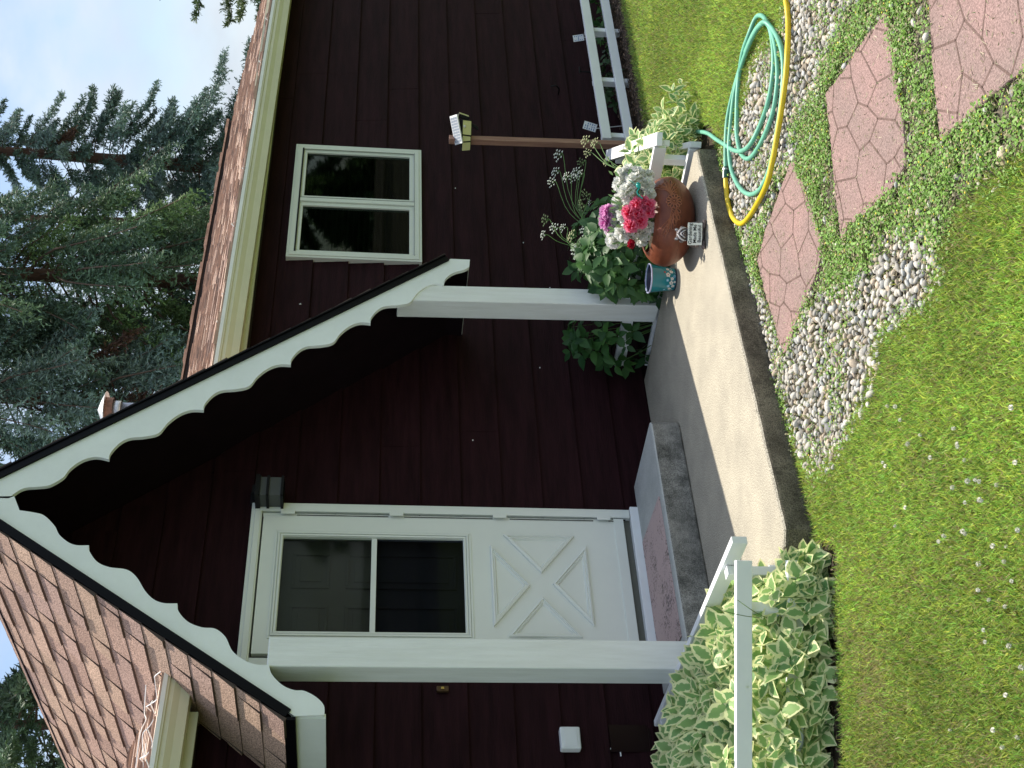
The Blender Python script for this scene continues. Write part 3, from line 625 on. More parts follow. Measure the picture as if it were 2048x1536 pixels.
for i in range(26):
    y = YF-.02+i*.165
    if y > YB: break
    z = APZ+ridz(y)-.004; c_.prism([(APX-.10, y, z-.144+.012), (APX, y, z+.012), (APX+.10, y, z-.130+.012), (APX+.10, y, z-.142), (APX, y, z-.002), (APX-.10, y, z-.156)], (0, .185, -.012))
rc = c_.build('ridge_cap', M_sh, proof); a_ = rc.data.attributes.new('tint', 'FLOAT_COLOR', 'POINT'); a_.data.foreach_set('color', np.tile([.30, .19, .14, 1.], len(rc.data.vertices)).astype(np.float32))

# ---------------- scalloped bargeboard
UN = [(0, .20), (.03, .167), (.097, .138), (.157, .138), (.226, .176), (.296, .198), (.372, .165), (.452, .149), (.518, .160)]
def board(prof, A, d, n_, cut_end):
    pts = smooth_path([(*p, 0) for p in prof], 4); lo = [Vector((A[0]+d[0]*p[0]+n_[0]*p[1], -.64, A[1]+d[1]*p[0]+n_[1]*p[1])) for p in pts]
    return lo
AR = Vector((-.447, 3.79)); dR = Vector((.6085, -.7936)); nR = Vector((-.7936, -.6085))
A0 = Vector((-.334, 3.613)); off = (A0-AR).dot(dR)
def P3(s, dd_, right=True, y=-.64):
    if right: base = Vector((-.334, 3.613)); d_ = Vector((.62490, -.78071)); n_ = Vector((-.78071, -.62490))
    else: base = Vector((-.585, 3.562)); d_ = Vector((-.58119, -.81377)); n_ = Vector((.81377, -.58119))
    q = base+d_*s+n_*dd_; return Vector((q.x, y, q.y))
def unit(s): return [(s+a, b) for a, b in UN]
def seg_smooth(raw, cusps):
    out_ = []; cur = [raw[0]]
    for p in raw[1:]:
        cur.append(p)
        if p in cusps: out_ += smooth_path([(*q, 0) for q in cur], 5)[:-1]; cur = [p]
    out_ += smooth_path([(*q, 0) for q in cur], 5); return [(p[0], p[1]) for p in out_]
rawR = [(-.029, .128), (.036, .112), (.079, .116), (.128, .145), (.18, .171), (.258, .167), (.312, .138), (.388, .125), (.454, .146)]
cR = []
for s in (.499, 1.070, 1.641, 2.205): cR.append((s, .20)); rawR += [(s+a, b) for a, b in UN]
rawR += [(2.763, .20)]; cR.append((2.763, .20)); rawR += [(2.80, .168), (2.85, .152), (2.90, .153), (2.945, .166), (2.985, .168), (3.007, .154), (3.022, .137)]
loR = [P3(s, b) for s, b in seg_smooth(rawR, cR)]
loR = [Vector((min(p.x, 1.474), p.y, p.z)) for p in loR]
rawL = [(.015, .096), (.092, .134), (.146, .15), (.232, .135), (.286, .111), (.354, .104), (.4, .116), (.446, .15), (.476, .125), (.548, .103), (.616, .115), (.691, .153), (.76, .149), (.847, .115), (.913, .104), (.965, .117), (1.016, .153), (1.051, .123), (1.125, .106), (1.197, .121), (1.253, .152), (1.321, .146), (1.396, .108), (1.472, .103), (1.532, .118), (1.58, .152), (1.62, .121), (1.695, .105), (1.756, .116), (1.796, .14), (1.86, .147), (1.915, .134), (1.946, .098)]
cL = [(.446, .15), (1.016, .153), (1.58, .152)]
loL = [P3(s, b, False) for s, b in seg_smooth(rawL, cL)]
apb = Vector((APX, -.64, 3.79)); inap = (loR[0]+loL[0])/2; inap.x = APX+.012
def ontop(x, zf): return Vector((x, -.64, zf(x)-.062))
bb = MB()
def strip(lo, zf, x_end):
    up = []; n = len(lo)
    for i, p in enumerate(lo):
        # foot of the perpendicular on the rake
        gg = GL if zf is zl else -GR; n_ = Vector((-gg, 0, 1)).normalized(); t = ((zf(p.x)-.062)-p.z)*n_.z; q = p+n_*t
        if zf is zr: q.x = min(max(q.x, APX), x_end)
        else: q.x = max(min(q.x, APX), x_end)
        q.z = zf(q.x)-.062; up.append(q)
    up[0] = Vector((APX, -.64, APZ-.062)); lo = list(lo); lo[0] = inap
    vs = []; th = Vector((0, .022, 0))
    for p, q in zip(lo, up): vs += [p, q, p+th, q+th]
    fs = []
    for i in range(n-1):
        a = 4*i; b_ = a+4
        fs += [(a, b_, b_+1, a+1), (a+2, a+3, b_+3, b_+2), (a, a+2, b_+2, b_), (a+1, b_+1, b_+3, a+3)]
    a = 4*(n-1); fs += [(a, a+2, a+3, a+1)]
    bb.add(vs, fs)
loR[-1] = Vector((1.474, -.64, 1.165)); strip(loR, zr, 1.474)
bb.build('bargeboard', M_white, proof)
bb = MB(); strip([Vector((p.x, p.y, p.z)) for p in loL], zl, -1.643)
bb.build('bargeboard', M_white, proof)
# eave fascias running back to the wall
b = MB(); b.box((-1.643, -.617, 1.915), (-1.620, -.002, zl(-1.64)-.05)); b.build('eave_fascia', M_white, proof)
b = MB(); b.box((1.448, -.617, 1.168), (1.466, -.002, 1.325)); b.build('eave_fascia', M_white, proof)
b = MB(); b.box((1.436, -.617, 1.172), (1.4475, -.002, 1.32)); b.build('fascia_back', M_soff, proof)
# ceiling under both slopes
c_ = MB()
for (xa, xb, zf) in ((-1.62, APX, zl), (APX, 1.436, zr)):
    c_.prism([(xa, -.617, zf(xa)-.10), (xb, -.617, zf(xb)-.10), (xb, -.617, zf(xb)-.115), (xa, -.617, zf(xa)-.115)], (0, .63, 0))
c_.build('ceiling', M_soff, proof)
# posts
p_ = MB(); V8 = []
def post(xb, xt, yb, yt, w_, dp, zt):
    m_ = MB(); m_.add([(xb, yb, 0), (xb+w_, yb, 0), (xb+w_, yb+dp, 0), (xb, yb+dp, 0), (xt, yt, zt), (xt+w_, yt, zt), (xt+w_, yt+dp, zt), (xt, yt+dp, zt)], [(0, 3, 2, 1), (4, 5, 6, 7), (0, 1, 5, 4), (1, 2, 6, 5), (2, 3, 7, 6), (3, 0, 4, 7)])
    return m_.build('porch_post', M_post, house, bevel=.006)
post(1.155, 1.10, -.612, -.632, .135, .145, 1.61)
post(-1.372, -1.383, -.612, -.632, .158, .145, 2.2)
# ---------------- main roof
PI_ = math.atan(.257); ym, zm_ = -.27, 2.715
def zmain(y): return zm_+.257*(y-ym)
def mainroof(x0, x1, y1):
    b = MB(); b.prism([(x0, ym, zmain(ym)), (x0, y1, zmain(y1)), (x0, y1, zmain(y1)-.1), (x0, ym+.03, zmain(ym)-.12), (x0, ym, zmain(ym)-.02)], (x1-x0, 0, 0)); return b
mr = MB()
a = mainroof(.50, 6.42, 1.9); r1 = a.build('roof', M_dark, house)
a = mainroof(-4.6, -1.2, 4.0); r2 = a.build('roof', M_dark, house)
b = MB(); b.prism([(-1.2, .3, zmain(.3)), (-1.2, 4.0, zmain(4.0)), (-1.2, 4, zmain(4)-.1), (-1.2, .3, zmain(.3)-.1)], (1.95, 0, 0)); b.build('valley_roof', M_dark, house)
nd_ = Vector((0, -.257, 1)).normalized(); vd_ = Vector((0, 1, .257)).normalized()
pal = [(.72, .54, .43), (.62, .45, .37), (.54, .39, .32), (.40, .28, .23), (.76, .58, .46), (.24, .165, .14), (.66, .49, .39)]  # darkest tints put the shadows of the tab cutouts into the colour
shingles('shingles', r1, (.48, ym-.02, zmain(ym-.02)+.004), (1, 0, 0), vd_, nd_, 6.45-.48, 2.22/vd_.y, .09, 21, cols=pal, th=.008, edge=M_asph2)
shingles('shingles', r2, (-4.6, ym-.02, zmain(ym-.02)+.004), (1, 0, 0), vd_, nd_, 4.6-.35, 4.2/vd_.y, .09, 22, cols=pal, th=.008, edge=M_asph2, umax=lambda v: 3.45+v*.32)
# the higher back roof, its eave just above the front slope
b = MB(); y0 = 1.86; z0 = zmain(y0)+.05
b.prism([(-1, y0, z0-.05), (-1, y0, z0-.012), (-1, 5.6, z0+.40), (-1, 5.6, z0+.3)], (7.1, 0, 0)); r3 = b.build('back_roof', M_dark, house)
shingles('shingles', r3, (-1, y0-.02, z0-.008), (1, 0, 0), Vector((0, 1, .11)), nd_, 7.1, 3.4, .125, 23, cols=pal, th=.012, edge=M_asph2)
def settle(o):                                           # the long eave falls slightly to the right
    for v in o.data.vertices: w_ = v.co+wloc(o); v.co.z += -.018-.0150*(w_.x-.55)
    for q in o.children: settle(q)
settle(r1); settle(r3)
# gutters: K-style profile
def gutter(x0, x1, z0, z1, cap):
    pr = [(-.300, 0), (-.300, -.018), (-.291, -.020), (-.291, -.045), (-.275, -.075), (-.268, -.118), (-.190, -.118), (-.190, -.004), (-.186, -.004), (-.186, -.121), (-.271, -.121), (-.279, -.076), (-.295, -.046), (-.295, -.024), (-.305, -.022), (-.305, .003), (-.300, .003)]
    pr = [(-.005+y, z) for y, z in pr]
    b = MB(); n = len(pr); vs = [(x0, y, z0+z) for y, z in pr]+[(x1, y, z1+z) for y, z in pr]; fs = [(i, (i+1) % n, (i+1) % n+n, i+n) for i in range(n)]; fs += [tuple(range(n))[::-1], tuple(range(n, 2*n))]
    b.add(vs, fs); g_ = b.build('gutter', M_gut, house)
    if cap:
        c = MB(); xx = x1 if cap > 0 else x0; zz_ = z1 if cap > 0 else z0; c.prism([(xx, y, zz_+z) for y, z in ((-.311, .004), (-.311, -.022), (-.301, -.046), (-.284, -.078), (-.277, -.125), (-.19, -.125), (-.19, .0))], (.003*cap, 0, 0)); c.build('end_cap', M_gut, g_)
    lip = MB(); lip.beam((x0, -.3125, z0+.0), (x1, -.3125, z1+.0), .006, .022); lip.build('lip', M_gutlip, g_)
    return g_
gl_ = gutter(-4.6, -1.19, 2.755, 2.7025, 1); gr_ = gutter(.55, 6.42, 2.678, 2.585, 0)
f = MB(); f.prism([(-4.6, -.185, 2.575), (-4.6, -.185, 2.73), (-4.6, -.165, 2.73), (-4.6, -.165, 2.575)], (3.22, 0, -.03)); f.build('fascia', M_trim, house)
f = MB(); f.prism([(.6, -.185, 2.522), (.6, -.185, 2.70), (.6, -.165, 2.70), (.6, -.165, 2.522)], (5.82, 0, -.02)); f.prism([(.6, -.193, 2.522), (.6, -.193, 2.562), (.6, -.1855, 2.562), (.6, -.1855, 2.522)], (5.82, 0, -.02)); f.build('fascia', M_trim, house)
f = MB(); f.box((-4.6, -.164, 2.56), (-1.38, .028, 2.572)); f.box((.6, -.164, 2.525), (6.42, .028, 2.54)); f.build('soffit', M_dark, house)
# gutter clips and strings
cl = MB()
for y, x in ((38, 533), (124, 520), (226, 503), (338, 487), (450, 466), (590, 448), (645, 436)):
    q = Vector(py(x, y, -.27)); cl.tube([q+Vector((-.03, 0, -.02)), q+Vector((0, -.01, .008)), q+Vector((.03, 0, -.015)), q+Vector((.06, 0, -.03))], .0035, 5)
cl.build('gutter_clip', M_gutlip, gr_)
# flue pipe
fx, fy = 3.29, 3.0
b = MB(); b.lathe([(.075, 3.2), (.075, 3.97), (.073, 3.97)], (fx, fy, 0), 20); b.lathe([(.088, 3.955), (.09, 3.96), (.09, 4.04), (.075, 4.045)], (fx, fy, 0), 20)
fl = b.build('flue_pipe', M_galv, house, smooth=True)
b = MB(); b.lathe([(.165, 4.085), (.172, 4.087), (.10, 4.125), (.0, 4.165)], (fx, fy, 0), 24); b.lathe([(.165, 4.084), (.0, 4.10)], (fx, fy, 0), 24); b.build('cap', M_galv, fl)
b = MB(); b.lathe([(.115, 4.02), (.12, 4.084)], (fx, fy, 0), 20)
for k in range(4):
    a = k*math.pi/2+.4; b.beam((fx+.09*math.cos(a), fy+.09*math.sin(a), 4.03), (fx+.13*math.cos(a), fy+.13*math.sin(a), 4.09), .012, .004)
b.build('cap_band', M_rust, fl)

# ---------------- door
door = MB(); X0, X1, Z0, Z1 = -.955, -.063, .262, 2.335; gx0, gx1, gz0, gz1 = -.82, -.205, 1.205, 2.215; zm1, zm2 = 1.692, 1.722
for (a, b_) in (((X0, -.02, Z0), (gx0, .012, Z1)), ((gx1, -.02, Z0), (X1, .012, Z1)), ((gx0, -.02, Z0), (gx1, .012, gz0)), ((gx0, -.02, gz1), (gx1, .012, Z1))): door.box(a, b_)
dr = door.build('storm_door', M_door, house)
b = MB()
for off_, yy in ((.045, -.026), (.030, -.031), (.015, -.028)):
    b.box((gx0-off_, yy, gz0-off_), (gx0-off_+.012, -.0202, gz1+off_)); b.box((gx1+off_-.012, yy, gz0-off_), (gx1+off_, -.0202, gz1+off_))
    b.box((gx0-off_+.0122, yy, gz1+off_-.012), (gx1+off_-.0122, -.0202, gz1+off_)); b.box((gx0-off_+.0122, yy, gz0-off_), (gx1+off_-.0122, -.0202, gz0-off_+.012))
b.build('glass_moulding', M_door, dr, bevel=.002)
b = MB(); b.box((gx0, -.014, zm1), (gx1, .010, zm2)); b.build('glazing_bar', M_door, dr, bevel=.002)
b = MB(); b.box((gx0, .001, zm2), (gx1, .004, gz1)); b.build('upper_glass', M_glass, dr)
b = MB(); b.box((gx0, -.006, gz0), (gx1, -.003, zm1)); b.build('lower_glass', M_glass2, dr)
def tri(pts):
    b = MB(); c = sum((Vector((p[0], 0, p[1])) for p in pts), Vector())/3
    P_ = [Vector((p[0], -.02, p[1])) for p in pts]; n = 3
    for k in range(3):
        a, q = P_[k], P_[(k+1) % 3]
        def inner(p, off_):
            i = P_.index(p); e1 = (P_[(i+1) % 3]-p).normalized(); e2 = (P_[(i-1) % 3]-p).normalized(); bis = (e1+e2).normalized(); s_ = off_/math.sqrt((1-e1.dot(e2))/2); return p+bis*s_
        prof = [(0, 0), (.001, .016), (.010, .019), (.014, .009), (.021, .012), (.028, .002), (.03, 0)]
        for (o1, h1), (o2, h2) in zip(prof[:-1], prof[1:]):
            v = [inner(a, o1), inner(q, o1), inner(q, o2), inner(a, o2)]
            v[0] = v[0]+Vector((0, -h1-.0003, 0)); v[1] = v[1]+Vector((0, -h1-.0003, 0)); v[2] = v[2]+Vector((0, -h2-.0003, 0)); v[3] = v[3]+Vector((0, -h2-.0003, 0))
            b.add(v, [(0, 1, 2, 3)])
    return b.build('triangle_moulding', M_door, dr)
tri([(-.175, .975), (-.175, .563), (-.431, .770)]); tri([(-.248, 1.052), (-.783, 1.052), (-.514, .838)]); tri([(-.241, .500), (-.505, .711), (-.775, .500)]); tri([(-.588, .773), (-.845, .975), (-.845, .57)])
b = MB(); b.box((X0, -.028, Z0), (X1+.02, -.0202, Z0+.058)); b.build('kick_strip', M_door, dr, bevel=.002)
b = MB(); b.box((X0+.02, -.05, .80), (X0+.045, -.0285, .95)); b.box((X0+.012, -.0285, .78), (X0+.055, -.0203, .97)); b.build('handle', M_black, dr, bevel=.004)
# screws / nail heads
b = MB()
for q in ((-.075, .295), (-.10, .545), (-.2, 1.03), (-.18, .6), (-.5, .72), (-.44, .76), (-.075, .72), (-.62, .295), (-.3, .295)): b.lathe([(.0, -.001), (.0035, -.001), (.0035, .001)], (q[0], -.0295, q[1]), 8)
# casing
cs = MB()
cs.box((-.033, -.03, .22), (.022, .06, 2.405)); cs.box((-.040, -.037, .222), (.004, -.0302, 2.385)); cs.box((-1.05, -.03, 2.345), (-.0332, .06, 2.405)); cs.box((-1.05, -.037, 2.352), (-.0402, -.0302, 2.385)); cs.box((-1.05, -.03, .22), (-.985, .06, 2.3448)); cs.box((-.060, -.016, .26), (-.0402, -.0, 2.34))
cas = cs.build('door_casing', M_door, house, bevel=.003)
b = MB()
for z in (2.20, 1.585, .97+.02, .38): b.box((-.062, -.042, z-.04), (-.034, -.0372, z+.04))
b.build('hinge', M_door, dr, bevel=.002)
b = MB()
for z0_, z1_ in ((.30, .35), (.44, .93), (1.03, 1.54), (1.63, 2.15)): b.box((-.0585, -.0255, z0_), (-.0565, -.0202, z1_))
b.build('hinge_gap', M_black, dr)
b = MB(); b.box((-1.04, -.045, .168), (.035, .10, .218)); b.build('threshold', M_rail, house, bevel=.004)
b = MB(); b.box((-.985, .002, .2185), (-.036, .06, .262)); b.build('sill_gap', mat('grey_sill', (.12, .12, .10), .8), house)
inn = MB(); inn.box((-.985, .075, .22), (-.035, .095, 2.345)); idr = inn.build('inner_door', M_inner, house)
b = MB()
for (xa, xb) in ((-.49, -.255), (-.86, -.60)):
    for (za, zb) in ((1.95, 2.16), (1.24, 1.86), (.4, 1.0)):
        for q, (i_, dp) in enumerate(((0, .004), (.012, -.010), (.03, -.004))):
            pass
        t = .018
        b.box((xa, .062, za), (xa+t, .0748, zb)); b.box((xb-t, .062, za), (xb, .0748, zb)); b.box((xa+t, .062, za), (xb-t, .0748, za+t)); b.box((xa+t, .062, zb-t), (xb-t, .0748, zb))
        b.box((xa+.045, .068, za+.045), (xb-.045, .0748, zb-.045))
b.build('panel_moulding', M_inner, idr, bevel=.005)
# ---------------- window
wr = MB(); x0, x1, z0, z1 = 2.103, 3.338, 1.428, 2.352
for off_, ya, yb_ in ((0, -.030, .03), (.018, -.036, -.0302)):
    t = .045-off_*.4
    wr.box((x0+off_, ya, z0+off_), (x0+off_+t, yb_, z1-off_)); wr.box((x1-off_-t, ya, z0+off_), (x1-off_, yb_, z1-off_)); wr.box((x0+off_+t, ya, z1-off_-t), (x1-off_-t, yb_, z1-off_)); wr.box((x0+off_+t, ya, z0+off_), (x1-off_-t, yb_, z0+off_+t))
wn_ = wr.build('window', M_vinyl, house, bevel=.002)
b = MB(); b.box((2.69, -.0345, z0+.05), (2.725, .02, z1-.05)); b.build('mullion', M_vinyl, wn_, bevel=.002)
b = MB(); b.box((2.7255, -.0362, z0+.05), (2.7285, -.0347, z1-.05)); b.box((x0+.0505, -.0372, z1-.0625), (x1-.05, -.0362, z1-.0505)); b.box((x0+.0505, -.0372, z0+.0505), (x1-.05, -.0362, z0+.0525)); b.build('track_gap', M_black, wn_)
for (xa, xb) in ((x0+.05, 2.688), (2.730, x1-.05)):
    sa = MB(); za, zb = z0+.055, z1-.055; t = .032
    sa.box((xa, -.022, za), (xa+t, .012, zb)); sa.box((xb-t, -.022, za), (xb, .012, zb)); sa.box((xa+t, -.022, zb-t), (xb-t, .012, zb)); sa.box((xa+t, -.022, za), (xb-t, .012, za+t))
    s__ = sa.build('sash', M_vinyl, wn_, bevel=.003)
    b = MB(); b.box((xa+t, -.008, za+t), (xb-t, -.004, zb-t)); b.build('pane', M_winglass, wn_)
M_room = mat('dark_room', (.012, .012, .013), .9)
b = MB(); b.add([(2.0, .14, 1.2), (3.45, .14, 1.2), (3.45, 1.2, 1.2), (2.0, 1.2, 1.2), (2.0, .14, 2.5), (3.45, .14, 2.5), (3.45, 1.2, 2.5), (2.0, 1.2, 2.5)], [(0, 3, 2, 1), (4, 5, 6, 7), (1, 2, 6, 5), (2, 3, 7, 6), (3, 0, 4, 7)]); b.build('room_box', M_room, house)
b = MB()
for k in range(22): b.beam((2.12, .10, 1.48+k*.039), (3.32, .10, 1.48+k*.039), .028, .0016, up=(0, .5, 1))
b.build('blind', mat('blind_slats', (.03, .032, .026), .6), wn_)
# ---------------- step and mat
s_ = MB(); s_.prism([(.205, -.015, 0), (.33, -.50, 0), (.30, -.52, 0), (-1.28, -.555, 0), (-1.20, -.015, 0)], (0, 0, .004))
s_ = MB(); bot = [(.22, -.015), (.335, -.46), (.31, -.485), (-1.26, -.49), (-1.20, -.015)]; top_ = [(.205, -.015), (.222, -.585), (.19, -.615), (-1.25, -.625), (-1.19, -.015)]
tp = [(.205, -.015), (.245, -.575), (.20, -.60), (-1.25, -.61), (-1.19, -.015)]
st = MB(); n = 5; st.add([(x, y, 0) for x, y in [(a, b) for a, b in tp]]+[(x, y, .17) for x, y in tp], [tuple(range(n)), tuple(range(2*n-1, n-1, -1))]+[(i, i+n, (i+1) % n+n, (i+1) % n) for i in range(n)])
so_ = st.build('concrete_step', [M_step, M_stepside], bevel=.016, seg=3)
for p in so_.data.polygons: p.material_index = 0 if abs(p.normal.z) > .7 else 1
tag(so_, 'low grey concrete step in front of the white door', 'step')
m_ = MB(); m_.prism([(-.27, -.545, .171), (-.235, -.065, .171), (-.86, -.065, .171), (-1.15, -.09, .171), (-1.15, -.55, .171)][::-1], (0, 0, .006))
def matmat():
    m, nt, p = newmat('worn_mat'); p.inputs['Roughness'].default_value = .95
    t = nt.nodes.new('ShaderNodeTexCoord'); n = nt.nodes.new('ShaderNodeTexNoise'); n.inputs['Scale'].default_value = 75; n.inputs['Detail'].default_value = 6; n.inputs['Roughness'].default_value = .75
    n2 = nt.nodes.new('ShaderNodeTexNoise'); n2.inputs['Scale'].default_value = 5; ad = nt.nodes.new('ShaderNodeMath'); ad.operation = 'MULTIPLY_ADD'; ad.inputs[1].default_value = .45
    r = nt.nodes.new('ShaderNodeValToRGB'); r.color_ramp.elements[0].position = .60; r.color_ramp.elements[1].position = .68; r.color_ramp.elements[0].color = (.09, .075, .07, 1); r.color_ramp.elements[1].color = (.50, .37, .35, 1)
    for q in (n, n2): nt.links.new(t.outputs['Object'], q.inputs['Vector'])
    nt.links.new(n2.outputs['Fac'], ad.inputs[0]); nt.links.new(n.outputs['Fac'], ad.inputs[2]); nt.links.new(ad.outputs[0], r.inputs[0]); nt.links.new(r.outputs[0], p.inputs['Base Color'])
    b = nt.nodes.new('ShaderNodeBump'); b.inputs['Strength'].default_value = .6; b.inputs['Distance'].default_value = .004; nt.links.new(n.outputs['Fac'], b.inputs['Height']); nt.links.new(b.outputs[0], p.inputs['Normal']); return m
tag(m_.build('door_mat', matmat(), loc=(-.6, -.3, .171)), 'worn pink doormat on the concrete step', 'doormat')
# ---------------- things fixed to the wall
lan = empty('wall_lantern', (.06, -.02, 2.30), 'black wall lantern with frosted panes beside the top of the door', 'wall light')
b = MB(); b.box((.01, -.03, 2.28), (.10, -.001, 2.42)); b.build('back_plate', M_black, lan, bevel=.006)
b = MB(); x0, x1, y0, y1, z0, z1 = -.02, .115, -.155, -.035, 2.235, 2.365
for (x, y) in ((x0, y0), (x1, y0), (x0, y1), (x1, y1), ((x0+x1)/2, y0)): b.beam((x, y, z0), (x, y, z1), .011, .011)
for z in (z0, 2.315, z1):
    for p, q in (((x0, y0), (x1, y0)), ((x0, y1), (x1, y1)), ((x0, y0), (x0, y1)), ((x1, y0), (x1, y1))): b.beam((*p, z), (*q, z), .013, .015)
for x in (.015, .05, .08): b.beam((x, y0, 2.315), (x, y0, z1), .010, .010)
for y in (-.125, -.095, -.065): b.beam((x0, y, 2.315), (x0, y, z1), .010, .010)
b.box((x0-.008, y0-.008, z1), (x1+.008, y1+.02, z1+.02)); b.box((.02, -.12, z1+.02), (.08, -.06, z1+.04)); b.box((.03, -.034, 2.27), (.07, -.028, 2.33))
b.build('lantern_frame', M_black, lan)
M_frost = mat('frosted_glass', (.06, .065, .065), .35, var=.06)
b = MB(); b.box((x0+.004, y0+.004, z0+.006), (x1-.004, y1-.004, z1-.004)); b.build('glass', M_frost, lan)
bl = MB(); c = py(885, 1379, -.01); bl.box((c[0]-.016, -.022, c[2]-.032), (c[0]+.016, -.001, c[2]+.032)); be = tag(bl.build('doorbell', mat('bronze', (.09, .05, .025), .4, metal=.6), loc=(c[0], -.01, c[2]), bevel=.004), 'small brass doorbell left of the porch post', 'doorbell')
b = MB(); b.box((c[0]-.007, -.028, c[2]-.008), (c[0]+.007, -.0225, c[2]+.008)); b.build('button', M_brass, be, bevel=.002)
a = py(1128, 1458, -.02); c = py(1162, 1508, -.02)
oc = MB(); oc.box((a[0]-.122, -.05, .638), (a[0]+.0, .0, .742)); ob = tag(oc.build('outlet_cover', M_rail, loc=(-1.43, -.02, .7), bevel=.008, seg=3), 'white plastic outlet cover low on the wall at the left', 'outlet')
b = MB(); b.box((a[0]-.115, -.0535, .655), (a[0]-.007, -.0503, .725)); b.build('flap', M_rail, ob, bevel=.003)
M_patch = mat('fresh_dark_paint', (.010, .003, .0035), .35, var=.1, spec=.15)
b = MB(); b.box((-1.50, -.006, .275), (-1.35, -.0005, .478)); b.box((-1.51, -.008, .262), (-1.37, -.0062, .275)); tag(b.build('wall_patch', M_patch, loc=(-1.43, 0, .4)), 'glossy dark painted cover plate under the outlet cover', 'cover plate')
# chipped paint specks: part of the siding's look
b = MB()
for (x, y, w_, h_) in ((597, 607, .03, .012), (826, 700, .002, .05)): pass
for (x, y) in ((602, 607), (604, 604), (1047, 485), (911, 376), (1100, 575), (1080, 735), (946, 880), (1222, 1459), (1224, 1463), (1228, 1460), (1227, 1493), (1222, 1497), (1306, 1497), (1309, 1500)):
    q = py(x, y, -.003); b.box((q[0]-.005, -.0032, q[2]-.002), (q[0]+.004, -.0005, q[2]+.004))
q = py(604, 607, 0); b.box((q[0]-.012, -.0035, q[2]-.018), (q[0]-.006, -.0006, q[2]+.018))
q = py(770, 804, 0); 
q = py(1240, 1502, 0); b.box((q[0]-.03, -.0035, q[2]-.004), (q[0]+.03, -.0006, q[2]+.002))
b.build('paint_chips', M_rail, house)

# light string on the left roof
ls = MB(); rr_ = random.Random(8)
g0 = Vector((-1.2, -.33, 2.715))
for k in range(7):
    pts = []; x = -1.22-k*.16
    for i in range(9): pts.append((x-.02*i*rr_.uniform(.2, 1.2), -.31+.045*i+rr_.uniform(-.02, .02), zmain(-.31+.045*i)+.03+.02*math.sin(i*1.3+k)))
    ls.tube(smooth_path(pts, 3), .0028, 5)
ls.tube(smooth_path([(-1.13-.11*i, -.02+.1*math.sin(i*1.7), zmain(.0+.1*math.sin(i*1.7))+.045+.015*math.cos(i*2)) for i in range(14)], 4), .003, 5)
ls.tube(smooth_path([(-1.17, -.3, 2.72), (-1.12, -.22, 2.78), (-1.08, -.1, 2.85), (-1.04, -.02, 2.9)], 4), .0028, 5)
tag(ls.build('light_string', M_rail, loc=(-1.5, -.2, 2.8)), 'tangled white light string along the left gutter and valley', 'light string')
# ------------------------------------------------------------------ low white fences
def rail(t, p, q, h=.066, w=.034, name='rail'):
    b = MB(); b.beam(p, q, w, h); return b.build(name, M_rail, t, bevel=.0025)
def fpost(t, x, y, zt, zb, off=(0, 0), s=.045):
    b = MB(); b.box((x+off[0]-s/2, y+off[1]-s/2, zb), (x+off[0]+s/2, y+off[1]+s/2, zt)); return b.build('post', M_rail, t, bevel=.0025)
zc = .25-.033
lf = empty('picket_rail_fence', (-1.55, -1.78, GZ), 'two-rail white fence round the variegated plants left of the slab', 'fence')
a = Vector((-1.545, -1.785, zc)); dv = Vector((-.67, .49, 0)).normalized()
rail(lf, a, a+dv*2.6); rail(lf, a+Vector((0, 0, -.215))-dv*.004, a+dv*2.6+Vector((0, 0, -.215)), h=.064)
nrm = Vector((.49, .67, 0)).normalized()*.041
for s_, in ((.20,), (1.02,), (1.9,)):
    p = a+dv*s_+nrm; fpost(lf, p.x, p.y, zc+.015, GZ-.1, s=.044)
rail(lf, (-1.445, -1.79, zc), (-1.37, -.06, zc)); rail(lf, (-1.440, -1.58, zc-.215), (-1.37, -.06, zc-.215))
fpost(lf, -1.482, -1.60, zc+.02, GZ-.1); fpost(lf, -1.415, -.14, zc+.02, GZ-.1)
zc = .2-.033
rf = empty('picket_rail_fence', (1.36, -1.65, GZ), 'white corner fence standing behind the terracotta pot at the slab edge', 'fence')
rail(rf, (1.365, -1.66, zc), (1.15, -.08, zc), h=.07); rail(rf, (1.365, -1.66, zc-.2), (1.16, -.08, zc-.2))
rail(rf, (1.335, -1.735, zc+.02), (2.56, -.66, zc+.02), h=.034, w=.075); rail(rf, (1.36, -1.69, zc-.2), (2.56, -.66, zc-.2)); rail(rf, (1.40, -1.66, zc-.045), (2.54, -.68, zc-.045), h=.034)
fpost(rf, 1.43, -1.52, zc+.0, GZ-.1); fpost(rf, 2.40, -.76, zc-.0, GZ-.1); fpost(rf, 1.25, -.45, zc+.02, GZ-.1)
bf = empty('picket_rail_fence', (3.05, -.45, GZ), 'long straight two-rail white fence along the bark bed right of the lamp post', 'fence')
rail(bf, (3.02, -.45, .117), (6.6, -.45, .117), h=.068); rail(bf, (3.025, -.45, -.052), (6.6, -.45, -.052), h=.066)
for x in (3.11, 3.80, 4.48, 5.3, 6.1): fpost(bf, x, -.405, .14, GZ-.12, s=.05)

